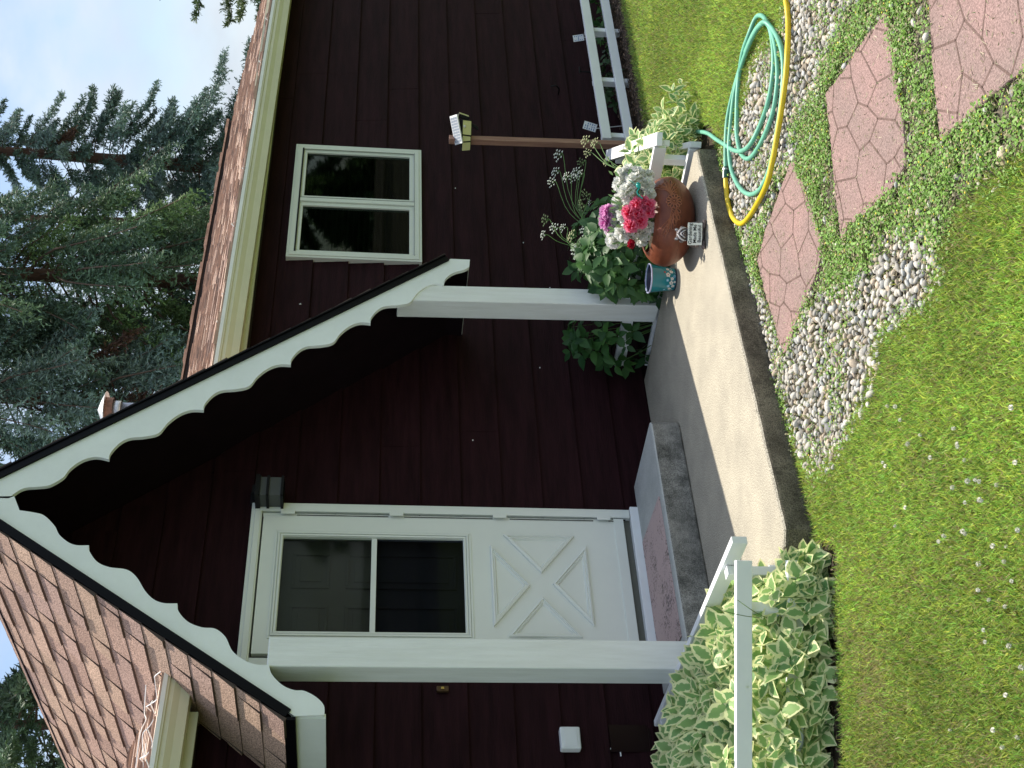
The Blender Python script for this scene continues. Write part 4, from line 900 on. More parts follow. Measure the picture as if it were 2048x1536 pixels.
# ------------------------------------------------------------------ solar lamp on its cedar post
LY = -.52
def lp(x, y, off=0): return Vector(py(x, y, LY+off))
bx = lp(1266, 290); tx_ = lp(898, 279)
lamp = empty('solar_lamp', (bx.x, LY, GZ), 'solar flood lamp with three heads on a reddish cedar post', 'lamp')
b = MB(); b.add([(bx.x-.023, LY-.023, GZ-.1), (bx.x+.023, LY-.023, GZ-.1), (bx.x+.023, LY+.023, GZ-.1), (bx.x-.023, LY+.023, GZ-.1), (tx_.x-.023, LY-.023, tx_.z), (tx_.x+.023, LY-.023, tx_.z), (tx_.x+.023, LY+.023, tx_.z), (tx_.x-.023, LY+.023, tx_.z)], [(0, 3, 2, 1), (4, 5, 6, 7), (0, 1, 5, 4), (1, 2, 6, 5), (2, 3, 7, 6), (3, 0, 4, 7)])
b.build('post', M_cedar, lamp, bevel=.003)
vr = Vector((RR[0], RR[1], 0)).normalized(); vf = Vector((FW[0], FW[1], 0)).normalized(); vz = Vector((0, 0, 1))
lc = lp(926, 263, -.06)                                  # middle of the head
def L3(r, d, z): return lc+vr*r+vf*d+vz*z                # right, away, up as seen from the garden
def obox(mb, c, a1, a2, a3, h1, h2, h3):
    vs = [c+a1*h1*i+a2*h2*j+a3*h3*k for k in (-1, 1) for i, j in ((-1, -1), (1, -1), (1, 1), (-1, 1))]
    mb.add(vs, [(0, 3, 2, 1), (4, 5, 6, 7), (0, 1, 5, 4), (1, 2, 6, 5), (2, 3, 7, 6), (3, 0, 4, 7)])
hs = MB(); obox(hs, L3(.0, .03, .012), vr, vf, vz, .085, .03, .032); obox(hs, L3(.055, .06, -.075), (vr*.5+vz).normalized(), vf, vr, .04, .012, .012)
hs.build('housing', M_black, lamp, bevel=.004)
pn = (vz*.86-vf*.42-vr*.25).normalized(); pa = (vr-pn*vr.dot(pn)).normalized(); pb = pn.cross(pa)
pc_ = L3(.004, -.03, .048)
pnl = MB(); obox(pnl, pc_, pa, pb, pn, .100, .050, .005); pn_ = pnl.build('solar_panel', mat('solar_frame', (.62, .64, .66), .4), lamp, bevel=.002)
gr = MB()
for i in range(9):
    for j in range(3): obox(gr, pc_+pa*(-.078+i*.0195)+pb*(-.030+j*.030)+pn*.0058, pa, pb, pn, .008, .0125, .0006)
gr.build('solar_cells', mat('solar_cells', (.30, .34, .40), .12, spec=.9), pn_)
M_lens = mat('yellow_lens', (.62, .60, .30), .35)
def head(c, nr, w_, h_):
    n0 = nr.normalized(); a1 = vz.cross(n0).normalized(); a2 = n0.cross(a1)
    b = MB(); obox(b, c, a1, a2, n0, w_, h_, .014); hd = b.build('lamp_head', M_black, lamp, bevel=.006)
    b = MB(); obox(b, c+n0*.0148, a1, a2, n0, w_*.84, h_*.82, .0015); b.build('lens', M_lens, hd, bevel=.001)
    return hd
hm = head(L3(.022, -.015, -.02), -vf*1-vz*.35, .058, .038)
head(L3(-.050, -.005, -.02), -vf*.9-vr*.15-vz*.35, .030, .036); head(L3(-.098, .0, -.02), -vf*.85-vr*.5-vz*.35, .034, .036)
head(L3(.108, .02, -.002), vr*1-vf*.35-vz*.3, .034, .040)
b = MB(); cc_ = L3(.03, -.036, -.008); b.lathe([(.0, .011), (.006, .009), (.010, .004), (.011, 0), (.010, -.004), (.006, -.009), (0, -.011)], cc_, 14); b.build('sensor', mat('sensor_dome', (.7, .7, .66), .3), hm, smooth=True)

# ------------------------------------------------------------------ terracotta pot with embossed flowers
PC = Vector((.985, -1.43, 0)); PRF = [(.0, .002), (.10, .002), (.135, .006), (.185, .032), (.226, .072), (.248, .118), (.249, .15), (.238, .19), (.213, .222), (.190, .238), (.182, .243), (.176, .240), (.178, .232), (.20, .21), (.215, .17), (.20, .10), (.0, .06)]
M_terra = mat('terracotta', (.205, .058, .026), .45, c2=(.115, .03, .014), vscale=7, bump=.15, bscale=40, stretch=(1, 1, 2.2), spec=.4)
pp = smooth_path([(r, 0, z) for r, z in PRF], 4)
b = MB(); b.lathe([(max(0, p[0]), p[2]) for p in pp], PC, 64)
pot = tag(b.build('terracotta_pot', M_terra, loc=PC, smooth=True), 'round terracotta pot embossed with a flower, holding the bouquet on the slab', 'flower pot')
zz_ = np.array([p[1] for p in PRF[3:11]]); rr__ = np.array([p[0] for p in PRF[3:11]])
def psurf(phi, z, off=0):
    r = float(np.interp(z, zz_, rr__))+off; a = math.atan2(-vf.y, -vf.x)+phi; return Vector((PC.x+r*math.cos(a), PC.y+r*math.sin(a), z))
def pl(u, z, off=.0035): return psurf(u/.245, z, off)    # u metres to the viewer's right along the surface
M_terra2 = mat('terracotta_relief_lit', (.34, .115, .055), .5, c2=(.25, .08, .038), vscale=12)  # raised lines coloured lighter than the pot, like edges catching light
di_ = MB(); e_ = MB(); fu, fz = .085, .150
for k in range(12):
    a = k*math.pi/6+.13; ca, sa = math.cos(a), math.sin(a); loop = []
    for q in range(13):
        t = q/12*2*math.pi; rr2 = .031+.012*math.cos(t); ww = .0072*math.sin(t); loop.append(pl(fu+rr2*ca-ww*sa, fz+rr2*sa+ww*ca))
    e_.tube(loop, .0030, 5, cap=False); di_.add([pl(fu+.031*ca, fz+.031*sa, .0018)]+[p-(p-Vector((PC.x, PC.y, p.z))).normalized()*.002 for p in loop[:-1]], [(0, i+1, (i+1) % 12+1) for i in range(12)])
e_.tube([pl(fu+.0135*math.cos(t/10*2*math.pi), fz+.0135*math.sin(t/10*2*math.pi)) for t in range(11)], .0022, 5, cap=False)
e_.tube([pl(fu+.003*math.cos(t/6*2*math.pi), fz+.003*math.sin(t/6*2*math.pi)) for t in range(7)], .003, 5)
def frond(u0, z0_, u1, z1_, n, side):
    d = Vector((u1-u0, z1_-z0_)); ln = d.length; d = d/ln; nn = Vector((-d.y, d.x))
    for k in range(n):
        f = k/(n-1); o_ = Vector((u0, z0_))+d*(ln*.12*k/ n); ang = side*(1.15-1.35*f)
        dd = Vector((d.x*math.cos(ang)-d.y*math.sin(ang), d.x*math.sin(ang)+d.y*math.cos(ang))); l2 = .035+.055*math.sin(min(1, f*1.1)*math.pi/2); st = Vector((u0, z0_))+d*ln*.42*f
        n2 = Vector((-dd.y, dd.x)); loop = []
        for q in range(11):
            t = q/10*2*math.pi; p = st+dd*(l2*.5-l2*.5*math.cos(t))+n2*(.0055*math.sin(t)*(1.25-.4*math.cos(t)))
            loop.append(pl(p.x, max(.05, min(.228, p.y))))
        e_.tube(loop, .0025, 4, cap=False); di_.add([loop[0]+(loop[5]-loop[0])*.5]+[p-(p-Vector((PC.x, PC.y, p.z))).normalized()*.0022 for p in loop[:-1]], [(0, i+1, (i+1) % 10+1) for i in range(10)])
    e_.tube([pl(u0+(u1-u0)*k/6, z0_+(z1_-z0_)*k/6) for k in range(7)], .0022, 4)
frond(.045, .165, -.125, .190, 8, 1); frond(.12, .165, .21, .205, 8, -1); frond(.045, .14, -.06, .185, 5, 1); frond(.13, .165, .215, .165, 5, -1)
e_.build('relief', M_terra2, pot); di_.build('relief_hollow_shade', mat('shaded_terracotta', (.085, .028, .014), .7), pot)  # dark infill discs paint shade inside the embossed petals
b = MB(); ring = [psurf(k/48*2*math.pi, .108, .0006) for k in range(49)]; b.tube(ring, .0013, 5, cap=False); b.build('incised_line', M_dark, pot)
b = MB(); b.lathe([(0, .205), (.19, .205)], PC, 32); b.build('soil', M_soil, pot)

# ------------------------------------------------------------------ carnations
def flower_me(seed, R_=1., n=60, ruff=1.):
    r = np.random.default_rng(seed)
    tv = [(-.12, 0, 0), (.12, 0, 0), (-.30, .45, .03), (0, .45, -.03), (.30, .45, .03)]; m_ = 9
    for k in range(m_): t = k/(m_-1); tv.append(((t-.5)*1.05, .86+.16*math.sin(t*math.pi)+(.07 if k % 2 else -.02), .10*math.sin(k*1.9)))
    tf = [(0, 1, 3), (0, 3, 2), (1, 4, 3), (2, 3, 9)]
    for k in range(m_-1):
        b_ = 2 if k < 2 else (3 if k < 6 else 4); tf.append((b_, 5+k+1, 5+k))
    tf += [(2, 3, 7), (3, 4, 11)]
    g = np.arange(n); z = 1-1.35*(g+.5)/n; a = g*2.39996; rad = np.sqrt(np.clip(1-z*z, 0, 1)); D = np.stack([rad*np.cos(a), rad*np.sin(a), z], 1)+r.normal(0, .09, (n, 3))
    Zd = np.tile([0, 0, 1.], (n, 1))*.6+r.normal(0, .5, (n, 3)); sc = np.stack([r.uniform(.55, .8, n), r.uniform(.82, 1.06, n), np.full(n, 1.)], 1)*R_
    M = frames(D, Zd+D*.1, sc); me = scatter_me('carnation', tv, tf, M, norm(D)*.02, col=r.uniform(.82, 1.05, (n, 1))*np.ones((n, 3)))
    # deeper in the flower the petal is the same material, only the tint varies petal by petal
    return me
def petal_mat(name, c_out, c_in=None):
    m, nt, p = newmat(name); p.inputs['Roughness'].default_value = .6; p.inputs['Specular IOR Level'].default_value = .25
    a = nt.nodes.new('ShaderNodeAttribute'); a.attribute_name = 'tint'
    t = nt.nodes.new('ShaderNodeTexCoord'); l = nt.nodes.new('ShaderNodeVectorMath'); l.operation = 'LENGTH'; nt.links.new(t.outputs['Object'], l.inputs[0])
    r = nt.nodes.new('ShaderNodeValToRGB'); r.color_ramp.elements[0].position = .45; r.color_ramp.elements[1].position = .92; r.color_ramp.elements[0].color = (*(c_in or c_out), 1); r.color_ramp.elements[1].color = (*c_out, 1)
    nt.links.new(l.outputs['Value'], r.inputs[0]); mm = nt.nodes.new('ShaderNodeVectorMath'); mm.operation = 'MULTIPLY'; nt.links.new(r.outputs[0], mm.inputs[0]); nt.links.new(a.outputs['Color'], mm.inputs[1])
    nt.links.new(mm.outputs[0], p.inputs['Base Color']); tr = nt.nodes.new('ShaderNodeBsdfTranslucent'); nt.links.new(mm.outputs[0], tr.inputs[0]); ms = nt.nodes.new('ShaderNodeMixShader'); ms.inputs[0].default_value = .42
    nt.links.new(p.outputs[0], ms.inputs[1]); nt.links.new(tr.outputs[0], ms.inputs[2]); nt.links.new(ms.outputs[0], nt.nodes['Material Output'].inputs[0]); return m
M_pw = petal_mat('white_petals', (.95, .95, .93), (.88, .89, .80)); M_pp = petal_mat('pink_petals', (.96, .30, .47), (.90, .02, .12)); M_pv = petal_mat('orchid_petals', (.88, .46, .76), (.75, .16, .55)); M_pr = petal_mat('red_bud', (.35, .01, .03))
FM = {}
for nm, mm_, ks in (('w', M_pw, (1, 2, 3)), ('p', M_pp, (4, 5)), ('v', M_pv, (6,)), ('r', M_pr, (7,))):
    FM[nm] = []
    for k in ks: me = flower_me(k, 1., 34 if nm != 'r' else 20); me.materials.append(mm_); FM[nm].append(me)
bq = empty('bouquet', (PC.x, PC.y, .2), 'bouquet of white and pink carnations filling the terracotta pot', 'flowers')
BQ = [('w', 1243, 368, 1.1), ('w', 1253, 384, 1.1), ('w', 1239, 404, 1.0), ('w', 1229, 424, .9), ('w', 1236, 447, 1.1), ('w', 1230, 478, 1.15), ('w', 1246, 466, 1.1), ('w', 1283, 378, 1.0), ('w', 1294, 369, .9), ('w', 1276, 350, 1.0), ('w', 1258, 346, 1.1), ('w', 1300, 389, .7), ('w', 1263, 476, .9), ('w', 1288, 466, 1.0), ('w', 1284, 480, .8), ('w', 1262, 398, 1.0), ('w', 1248, 430, 1.0), ('w', 1300, 455, .75), ('w', 1246, 348, .8), ('w', 1268, 362, 1.0), ('w', 1297, 352, .75), ('w', 1222, 462, .8), ('w', 1272, 460, .9),
      ('p', 1257, 425, 1.05), ('p', 1274, 408, 1.05), ('p', 1276, 427, 1.1), ('p', 1297, 411, 1.05), ('p', 1298, 424, .9), ('p', 1281, 442, 1.1), ('p', 1262, 451, 1.1), ('p', 1286, 402, .8), ('v', 1216, 424, 1.0), ('v', 1214, 444, 1.0), ('v', 1219, 458, .75), ('r', 1263, 488, .55)]
rr_ = random.Random(5)
ST = MB()
for k, (c_, x, y, s_) in enumerate(BQ):
    dep = 7.26+(.10 if x < 1240 else (-.13 if c_ in 'pr' else rr_.uniform(-.10, .04))); p = Vector(pd(x, y, dep))
    o = bpy.data.objects.new('carnation', FM[c_][k % len(FM[c_])]); COL.objects.link(o); o.parent = bq; o.location = p-bq.location; o.scale = (.046*s_*(.86 if c_ == 'p' else 1.06),)*3
    out_ = (p-Vector((PC.x, PC.y, .16))).normalized()+Vector((rr_.uniform(-.3, .3)-vf.x*.5, rr_.uniform(-.3, .3)-vf.y*.5, rr_.uniform(.1, .6))); o.rotation_euler = out_.to_track_quat('Z', 'Y').to_euler()
    c0 = {'w': 'white carnation', 'p': 'pink carnation', 'v': 'orchid purple carnation', 'r': 'dark red bud'}[c_]; o['label'] = c0
    ST.tube(smooth_path([(PC.x+rr_.uniform(-.08, .08), PC.y+rr_.uniform(-.08, .08), .2), (p+Vector((PC.x, PC.y, .2)))/2+Vector((0, 0, .02)), p-out_.normalized()*.01], 3), .0028, 5)
M_stem = mat('stem_green', (.10, .20, .05), .55)
ST.build('stems', M_stem, bq)
M_bl = leafmat('bouquet_leaves', 'plain', (.22, .34, .14), (.14, .26, .10))
n = 110; r_ = np.random.default_rng(8); xs = r_.uniform(1225, 1305, n); ys = r_.uniform(345, 492, n); T = np.array([pd(x, y, 7.28+r_.uniform(-.12, .06)) for x, y in zip(xs, ys)])
D = T-np.array([PC.x, PC.y, .15])+r_.normal(0, .08, (n, 3)); me = scatter_me('leaves', LEAF, LEAFF, frames(D, r_.normal(0, 1, (n, 3)), np.stack([np.full(n, .022), r_.uniform(.03, .06, n), np.full(n, .03)], 1)), T, uv=LUV, col=r_.random((n, 3)))
finish('leaves', me, M_bl, bq)
# teal ornament
M_teal = mat('teal_plastic', (.01, .34, .29), .2)
c_ = Vector(pd(1279, 373, 7.10)); b = MB(); b.tube([c_+vr*-.012+vz*.0, c_+vz*.004, c_+vr*.012+vz*.008, c_+vr*.022+vz*.012], [.005, .012, .013, .006], 10)
b.tube(smooth_path([c_+vr*-.006+vz*-.002, c_+vr*-.028+vz*.012, c_+vr*-.045+vz*.004, c_+vr*-.066-vz*.02], 4), [.004]*13, 6)
b.tube(smooth_path([c_+vz*.006, c_+vr*.02+vz*.035, c_+vr*.032+vz*.06], 4), .002, 5)
tag(b.build('garden_pick', M_teal, loc=c_, smooth=True), 'small glossy teal ornament stuck among the white carnations', 'ornament')

# ------------------------------------------------------------------ teal bucket
BC = Vector((.995, -.985, 0)); M_buck = mat('teal_enamel', (.012, .21, .26), .22, var=.12, vscale=4); M_navy = mat('navy_enamel', (.025, .03, .06), .4)
b = MB(); b.lathe([(.062, .0), (.064, .006), (.083, .150), (.087, .156)], BC, 40, ); bk = tag(b.build('bucket', M_buck, loc=BC, smooth=True), 'teal enamel bucket painted with blossoms, empty beside the terracotta pot', 'bucket')
b = MB(); b.lathe([(.081, .150), (.060, .012), (.0, .010)], BC, 40); b.build('inside', M_navy, bk, smooth=True)
b = MB(); b.lathe([(.082, .152), (.0835, .158), (.0875, .159), (.089, .154), (.0872, .150)], BC, 40); b.build('rim', mat('lavender_rim', (.42, .45, .62), .25), bk, smooth=True)
b = MB(); b.lathe([(.0625, .0), (.0655, .001), (.066, .006), (.0645, .008)], BC, 40); b.build('foot_ring', M_navy, bk)
def bs(u, z, off=.001): r = .063+.02*z/.15+off; a = math.atan2(-vf.y, -vf.x)+u/.07; return Vector((BC.x+r*math.cos(a), BC.y+r*math.sin(a), z))
M_bw = mat('painted_white', (.72, .72, .66), .4); M_bb = mat('painted_blue', (.22, .52, .72), .4); M_br = mat('painted_red', (.4, .03, .02), .4)
dec = {M_bw: MB(), M_bb: MB(), M_br: MB(), M_navy: MB()}
def blossom(u, z, s, m1, m2):
    for k in range(5):
        a = k*1.2566; ce = (u+s*.6*math.cos(a), z+s*.6*math.sin(a)); dec[m1].add([bs(*ce)]+[bs(ce[0]+s*.5*math.cos(t*1.047), ce[1]+s*.5*math.sin(t*1.047)) for t in range(6)], [(0, i+1, (i+1) % 6+1) for i in range(6)])
    dec[m2].add([bs(u, z, .0016)]+[bs(u+s*.28*math.cos(t*1.047), z+s*.28*math.sin(t*1.047), .0016) for t in range(6)], [(0, i+1, (i+1) % 6+1) for i in range(6)])
for q in ((.02, .055, .013, M_bw, M_br), (.042, .035, .011, M_bw, M_br), (-.002, .030, .010, M_bw, M_bw), (-.028, .034, .012, M_bw, M_navy), (-.012, .058, .008, M_bb, M_bw), (-.048, .05, .009, M_bb, M_bw), (-.05, .022, .010, M_bw, M_navy), (-.07, .04, .009, M_bw, M_br), (.012, .018, .008, M_bb, M_navy), (-.022, .014, .007, M_bw, M_bb), (.06, .055, .010, M_bw, M_br), (-.075, .07, .006, M_bb, M_bw), (.035, .075, .006, M_br, M_navy)): blossom(*q)
for k in range(10): u = -.08+k*.016; dec[M_bw].tube([bs(u, .02+.02*math.sin(k*1.7)), bs(u+.008, .032+.02*math.sin(k*1.7))], .0007, 4)
for m__, nm in ((M_bw, 'painted_petals'), (M_bb, 'blue_blossoms'), (M_br, 'red_centres'), (M_navy, 'dark_centres')): dec[m__].build(nm, m__, bk)

# ------------------------------------------------------------------ grey animal figurine with its sign
FC = Vector(px(1408, 471, 0)); fo = -vf
def f3(r, z, d=0): return FC+vr*r+vz*z+fo*d               # d: towards the viewer
def ell(mb, c, r, h, dp, n=12, tilt=0):
    vs = []; fs = []; m_ = 8
    for i in range(m_+1):
        th = math.pi*i/m_
        for k in range(n):
            a = 2*math.pi*k/n; x_, y_, z_ = r*math.sin(th)*math.cos(a), dp*math.sin(th)*math.sin(a), h*math.cos(th)
            ct, s2 = math.cos(tilt), math.sin(tilt); vs.append(c+vr*(x_*ct-z_*s2)+vz*(x_*s2+z_*ct)+fo*y_)
    for i in range(m_):
        for k in range(n): fs.append((i*n+k, (i+1)*n+k, (i+1)*n+(k+1) % n, i*n+(k+1) % n))
    mb.add(vs, fs)
M_fig = mat('weathered_resin', (.16, .12, .11), .6, c2=(.045, .035, .035), vscale=28, bump=.6, bscale=70)
fig = empty('animal_figurine', FC, 'little grey animal figurine holding a white sign in front of the pot', 'figurine')
b = MB(); ell(b, f3(0, .062, 0), .045, .055, .036); ell(b, f3(0, .124, .005), .036, .030, .032); ell(b, f3(0, .116, .034), .013, .011, .018)
ell(b, f3(-.024, .150, 0), .011, .013, .007, tilt=.3); ell(b, f3(.024, .150, 0), .011, .013, .007, tilt=-.3)
for s_ in (-1, 1):
    ell(b, f3(.050*s_, .066, .02), .018, .030, .016, tilt=.25*s_); ell(b, f3(.058*s_, .046, .036), .013, .013, .012)
    ell(b, f3(.045*s_, .012, .022), .020, .013, .034); ell(b, f3(.066*s_, .012, .044), .015, .011, .013)
    ell(b, f3(.036*s_, .122, .0), .010, .012, .014)
ell(b, f3(0, .012, -.005), .060, .014, .042)
bo = b.build('body', M_fig, fig, smooth=True); rm = bo.modifiers.new('remesh', 'REMESH'); rm.mode = 'VOXEL'; rm.voxel_size = .0035; rm.use_smooth_shade = True
M_face = mat('pale_grey_face', (.46, .45, .47), .6, var=.25, vscale=60)
b = MB()
for s_ in (-1, 1):
    b.tube(smooth_path([f3(.003*s_, .150, .022), f3(.014*s_, .144, .033), f3(.027*s_, .132, .033), f3(.034*s_, .116, .026), f3(.033*s_, .104, .02)], 3), [.003]*3+[.0045]*7+[.003]*3, 6)
    b.tube(smooth_path([f3(.0, .136, .036), f3(.012*s_, .126, .040), f3(.020*s_, .112, .036)], 3), .0035, 6)
    ell(b, f3(-.024*s_, .151, .006), .006, .008, .004)
b.build('face_markings', M_face, fig, smooth=True)
b = MB()
for s_ in (-1, 1): ell(b, f3(.014*s_, .130, .0385), .0038, .004, .003, n=8)
ell(b, f3(0, .119, .052), .005, .004, .004, n=8); b.build('eyes_and_nose', M_black, fig, smooth=True)
M_sign = mat('sign_white', (.66, .68, .62), .6, var=.08, vscale=30)
b = MB(); sc_c = f3(0, .063, .050); su = (vz*.97-vf*-.0+fo*-.18).normalized(); sn = vr.cross(su)*-1
if sn.dot(fo) < 0: sn = -sn
out2 = []
for k in range(40):
    t = k/40*4; sd = int(t); f_ = t-sd; w_, h_ = .060, .038; j = rr_.uniform(-.0014, .0014)
    p2 = [(-w_+2*w_*f_, -h_+j), (w_+j, -h_+2*h_*f_), (w_-2*w_*f_, h_+j), (-w_+j, h_-2*h_*f_)][sd]; out2.append(sc_c+vr*p2[0]+su*p2[1])
b.prism(out2, sn*.005); sg = b.build('sign_board', M_sign, fig, bevel=.001)
def text(body, c, size, ax, up, nr, m_, parent, name='lettering', ext=.0006, bold=0):
    cu = bpy.data.curves.new(name, 'FONT'); cu.body = body; cu.size = size; cu.align_x = 'CENTER'; cu.align_y = 'CENTER'; cu.extrude = ext; cu.offset = bold; cu.space_line = .92; cu.resolution_u = 3
    ob = bpy.data.objects.new('tmp', cu); COL.objects.link(ob); dg = bpy.context.evaluated_depsgraph_get(); me = bpy.data.meshes.new_from_object(ob.evaluated_get(dg)); bpy.data.objects.remove(ob)
    mt = Matrix((( ax[0], up[0], nr[0], c[0]), (ax[1], up[1], nr[1], c[1]), (ax[2], up[2], nr[2], c[2]), (0, 0, 0, 1))); me.transform(mt); me.name = name; return finish(name, me, m_, parent)
text('Gardening\nMade Me\nBeautiful', sc_c+sn*.0055+su*.0, .0265, vr, su, sn, M_black, sg, bold=.0003)

# ------------------------------------------------------------------ garden hoses
zh = GZ+.028
G = [(0, 755), (100, 765), (190, 780), (250, 815), (300, 852), (350, 880), (400, 882), (450, 838), (500, 745), (545, 620), (572, 480), (585, 350), (575, 230), (555, 145), (520, 92), (482, 105), (442, 190), (402, 310), (382, 430), (372, 560), (367, 700), (370, 800), (390, 893), (430, 930), (480, 888), (535, 780), (583, 640), (605, 480), (601, 340), (582, 215), (548, 142), (515, 135), (474, 190), (428, 290), (388, 410), (352, 560), (330, 740), (322, 870), (337, 990), (380, 1090), (440, 1138), (500, 1110), (545, 1030), (575, 920), (600, 780), (626, 620), (641, 450), (637, 330), (614, 240), (575, 165), (530, 128), (487, 160), (442, 245), (397, 370), (347, 540), (313, 700), (302, 850), (303, 985)]
def hz(k): return zh+(.018 if k in (6, 7, 16, 17, 31, 32, 33, 50, 51, 52) else 0)+(.012 if 43 < k < 49 else 0)
gp = [px(*z7(a, b_), hz(k)) for k, (a, b_) in enumerate(G)]; gp[0] = (gp[0][0], gp[0][1], zh+.05)
gp = [(gp[0][0]+.45, gp[0][1]+.30, zh+.03)]+gp
gp = [gp[0]]+[(p[0]+rnd.uniform(-.004, .004), p[1]+rnd.uniform(-.004, .004), p[2]) for p in gp[1:-1]]+[gp[-1]]
b = MB(); b.tube(smooth_path(gp, 7), .0118, 10); gh = tag(b.build('green_hose', M_green_h, loc=gp[20], smooth=True), 'pale green garden hose lying in loose loops beside the gravel', 'garden hose')
Y_ = [(303, 1040), (305, 1090), (315, 1180), (340, 1265), (385, 1308), (430, 1280), (482, 1200), (540, 1085), (573, 960), (603, 800), (632, 620), (654, 450), (664, 300), (669, 150), (662, 40), (655, 0), (640, -150), (600, -400)]
yp = [px(*z7(a, b_), zh+(.024 if 7 <= k <= 12 else 0)) for k, (a, b_) in enumerate(Y_)]
b = MB(); b.tube(smooth_path(yp, 7), .0135, 10); yh = tag(b.build('yellow_hose', M_yel_h, loc=yp[5], smooth=True), 'yellow garden hose joined to the green hose', 'garden hose')
b = MB(); q0, q1 = Vector(gp[-1]), Vector(yp[0]); d_ = (q1-q0)
b.tube([q0-d_*.15, q0+d_*.3, q0+d_*.32, q0+d_*1.05], [.016, .016, .019, .019], 12); b.build('hose_coupling', mat('dark_green_plastic', (.01, .07, .05), .4), gh)
b = MB(); b.tube([q0+d_*.02, q0+d_*.2], [.0175, .0175], 12); b.build('coupling_ring', M_galv, gh)

# ------------------------------------------------------------------ plant labels, stake, hook
def ptag(x, y, w_, h_, tilt, lab):
    c = Vector(py(x, y, -.30)); t = empty('plant_tag', (c.x, c.y, GZ), lab, 'plant tag'); a1 = (vr*math.cos(tilt)+vz*math.sin(tilt)); a2 = (vz*math.cos(tilt)-vr*math.sin(tilt))
    b = MB(); obox(b, c, a1, a2, fo, w_, h_, .0006); b.build('label_card', M_rail, t)
    b = MB()
    rq = random.Random(int(x))
    for i in range(5):
        for j in range(3):
            if rq.random() < .75: obox(b, c+a1*(-w_*.62+j*w_*.6)+a2*(h_*.7-i*h_*.34)+fo*.001, a1, a2, fo, w_*rq.uniform(.12, .26), h_*.07, .0004)
    b.build('print', mat('blue_print', (.10, .22, .42), .6), t)
    b = MB(); b.tube([c-a2*h_, Vector((c.x+.02, c.y-.02, GZ))], .003, 5); b.build('stick', M_rail, t)
ptag(1180, 253, .030, .050, -.25, 'white printed plant tag near the lamp post'); ptag(1157, 76, .026, .044, .2, 'smaller bent white plant tag further along the fence')
a = Vector(py(1160, 143, -.33)); b = MB(); b.tube([a+vr*.0, a-vz*.32], .006, 6); b.tube([a+vr*-.012, a+vr*.035+vz*.004], .008, 6); tag(b.build('garden_stake', M_black, loc=(a.x, a.y, GZ)), 'black garden stake behind the white fence', 'stake')
a = Vector(py(1110, 182, -.03)); b = MB(); b.tube(smooth_path([a+Vector((0, .03, -.03)), a+Vector((0, -.02, -.03)), a+Vector((.0, -.05, 0)), a+Vector((0, -.04, .04))], 4), .006, 6); tag(b.build('wall_hook', M_black, loc=a, smooth=True), 'small dark hook screwed into the maroon boards', 'hook')
# ------------------------------------------------------------------ plants
LF2 = [(0, 0, 0), (-.26, .16, .05), (-.38, .40, .05), (-.27, .70, .0), (0, 1.05, -.16), (.27, .70, .0), (.38, .40, .05), (.26, .16, .05), (0, .25, -.01), (0, .5, -.03), (0, .75, -.07)]
LF2F = [(0, 8, 1), (1, 8, 9, 2), (2, 9, 10, 3), (3, 10, 4), (0, 7, 8), (7, 6, 9, 8), (6, 5, 10, 9), (5, 4, 10)]
LU2 = [(.35, 0), (1, 0), (1, 0), (1, 0), (.95, 0), (1, 0), (1, 0), (1, 0), (.0, 0), (.0, 0), (.15, 0)]
def clusters(name, C_, out_, m, parent, seed, k=5, s=(.05, .085), spread=1., wid=1., tone=None):
    """groups of leaflets fanning from one point each"""
    r = np.random.default_rng(seed); n = len(C_); out_ = norm(out_)
    T = np.repeat(C_, k, 0); O = np.repeat(out_, k, 0); a1 = norm(np.cross(O, r.normal(0, 1, (n, 3)).repeat(k, 0)+.01)); a2 = np.cross(O, a1)
    ang = np.tile(np.linspace(0, 2*np.pi, k, endpoint=False), n)+r.normal(0, .25, n*k)
    D = (a1*np.cos(ang)[:, None]+a2*np.sin(ang)[:, None])*spread+O*r.uniform(.15, .75, (n*k, 1)); D[:, 2] -= .15
    L_ = r.uniform(*s, n*k); Z = O+r.normal(0, .25, (n*k, 3)); c = np.clip(r.normal(.5, .28, (n, 1)).repeat(k, 0)+r.normal(0, .12, (n*k, 1)), 0, 1)*np.ones((1, 3))
    M = frames(D, Z, np.stack([L_*wid, L_, L_], 1)); me = scatter_me(name, LF2, LF2F, M, T+D*.008, uv=LU2, col=c); me.polygons.foreach_set('use_smooth', [True]*len(me.polygons))
    return finish(name, me, m, parent)
def stems(name, C_, base_f, parent, m, r_=.0022, every=1):
    b = MB()
    for i, c in enumerate(C_):
        if i % every: continue
        g_ = base_f(c); b.tube([g_, (g_[0]*.4+c[0]*.6, g_[1]*.4+c[1]*.6, (g_[2]+c[2])*.58), c], [r_, r_*.8, r_*.5], 4, cap=False)
    return b.build(name, m, parent)
M_var = leafmat('variegated_leaf', 'variegated', (.34, .52, .17), (.17, .34, .12), (.84, .85, .46), .38)
M_grn = leafmat('green_leaf', 'plain', (.065, .165, .035), (.022, .075, .022), trans=.25)
M_dgr = leafmat('dark_leaf', 'plain', (.055, .12, .035), (.025, .06, .02), trans=.2)
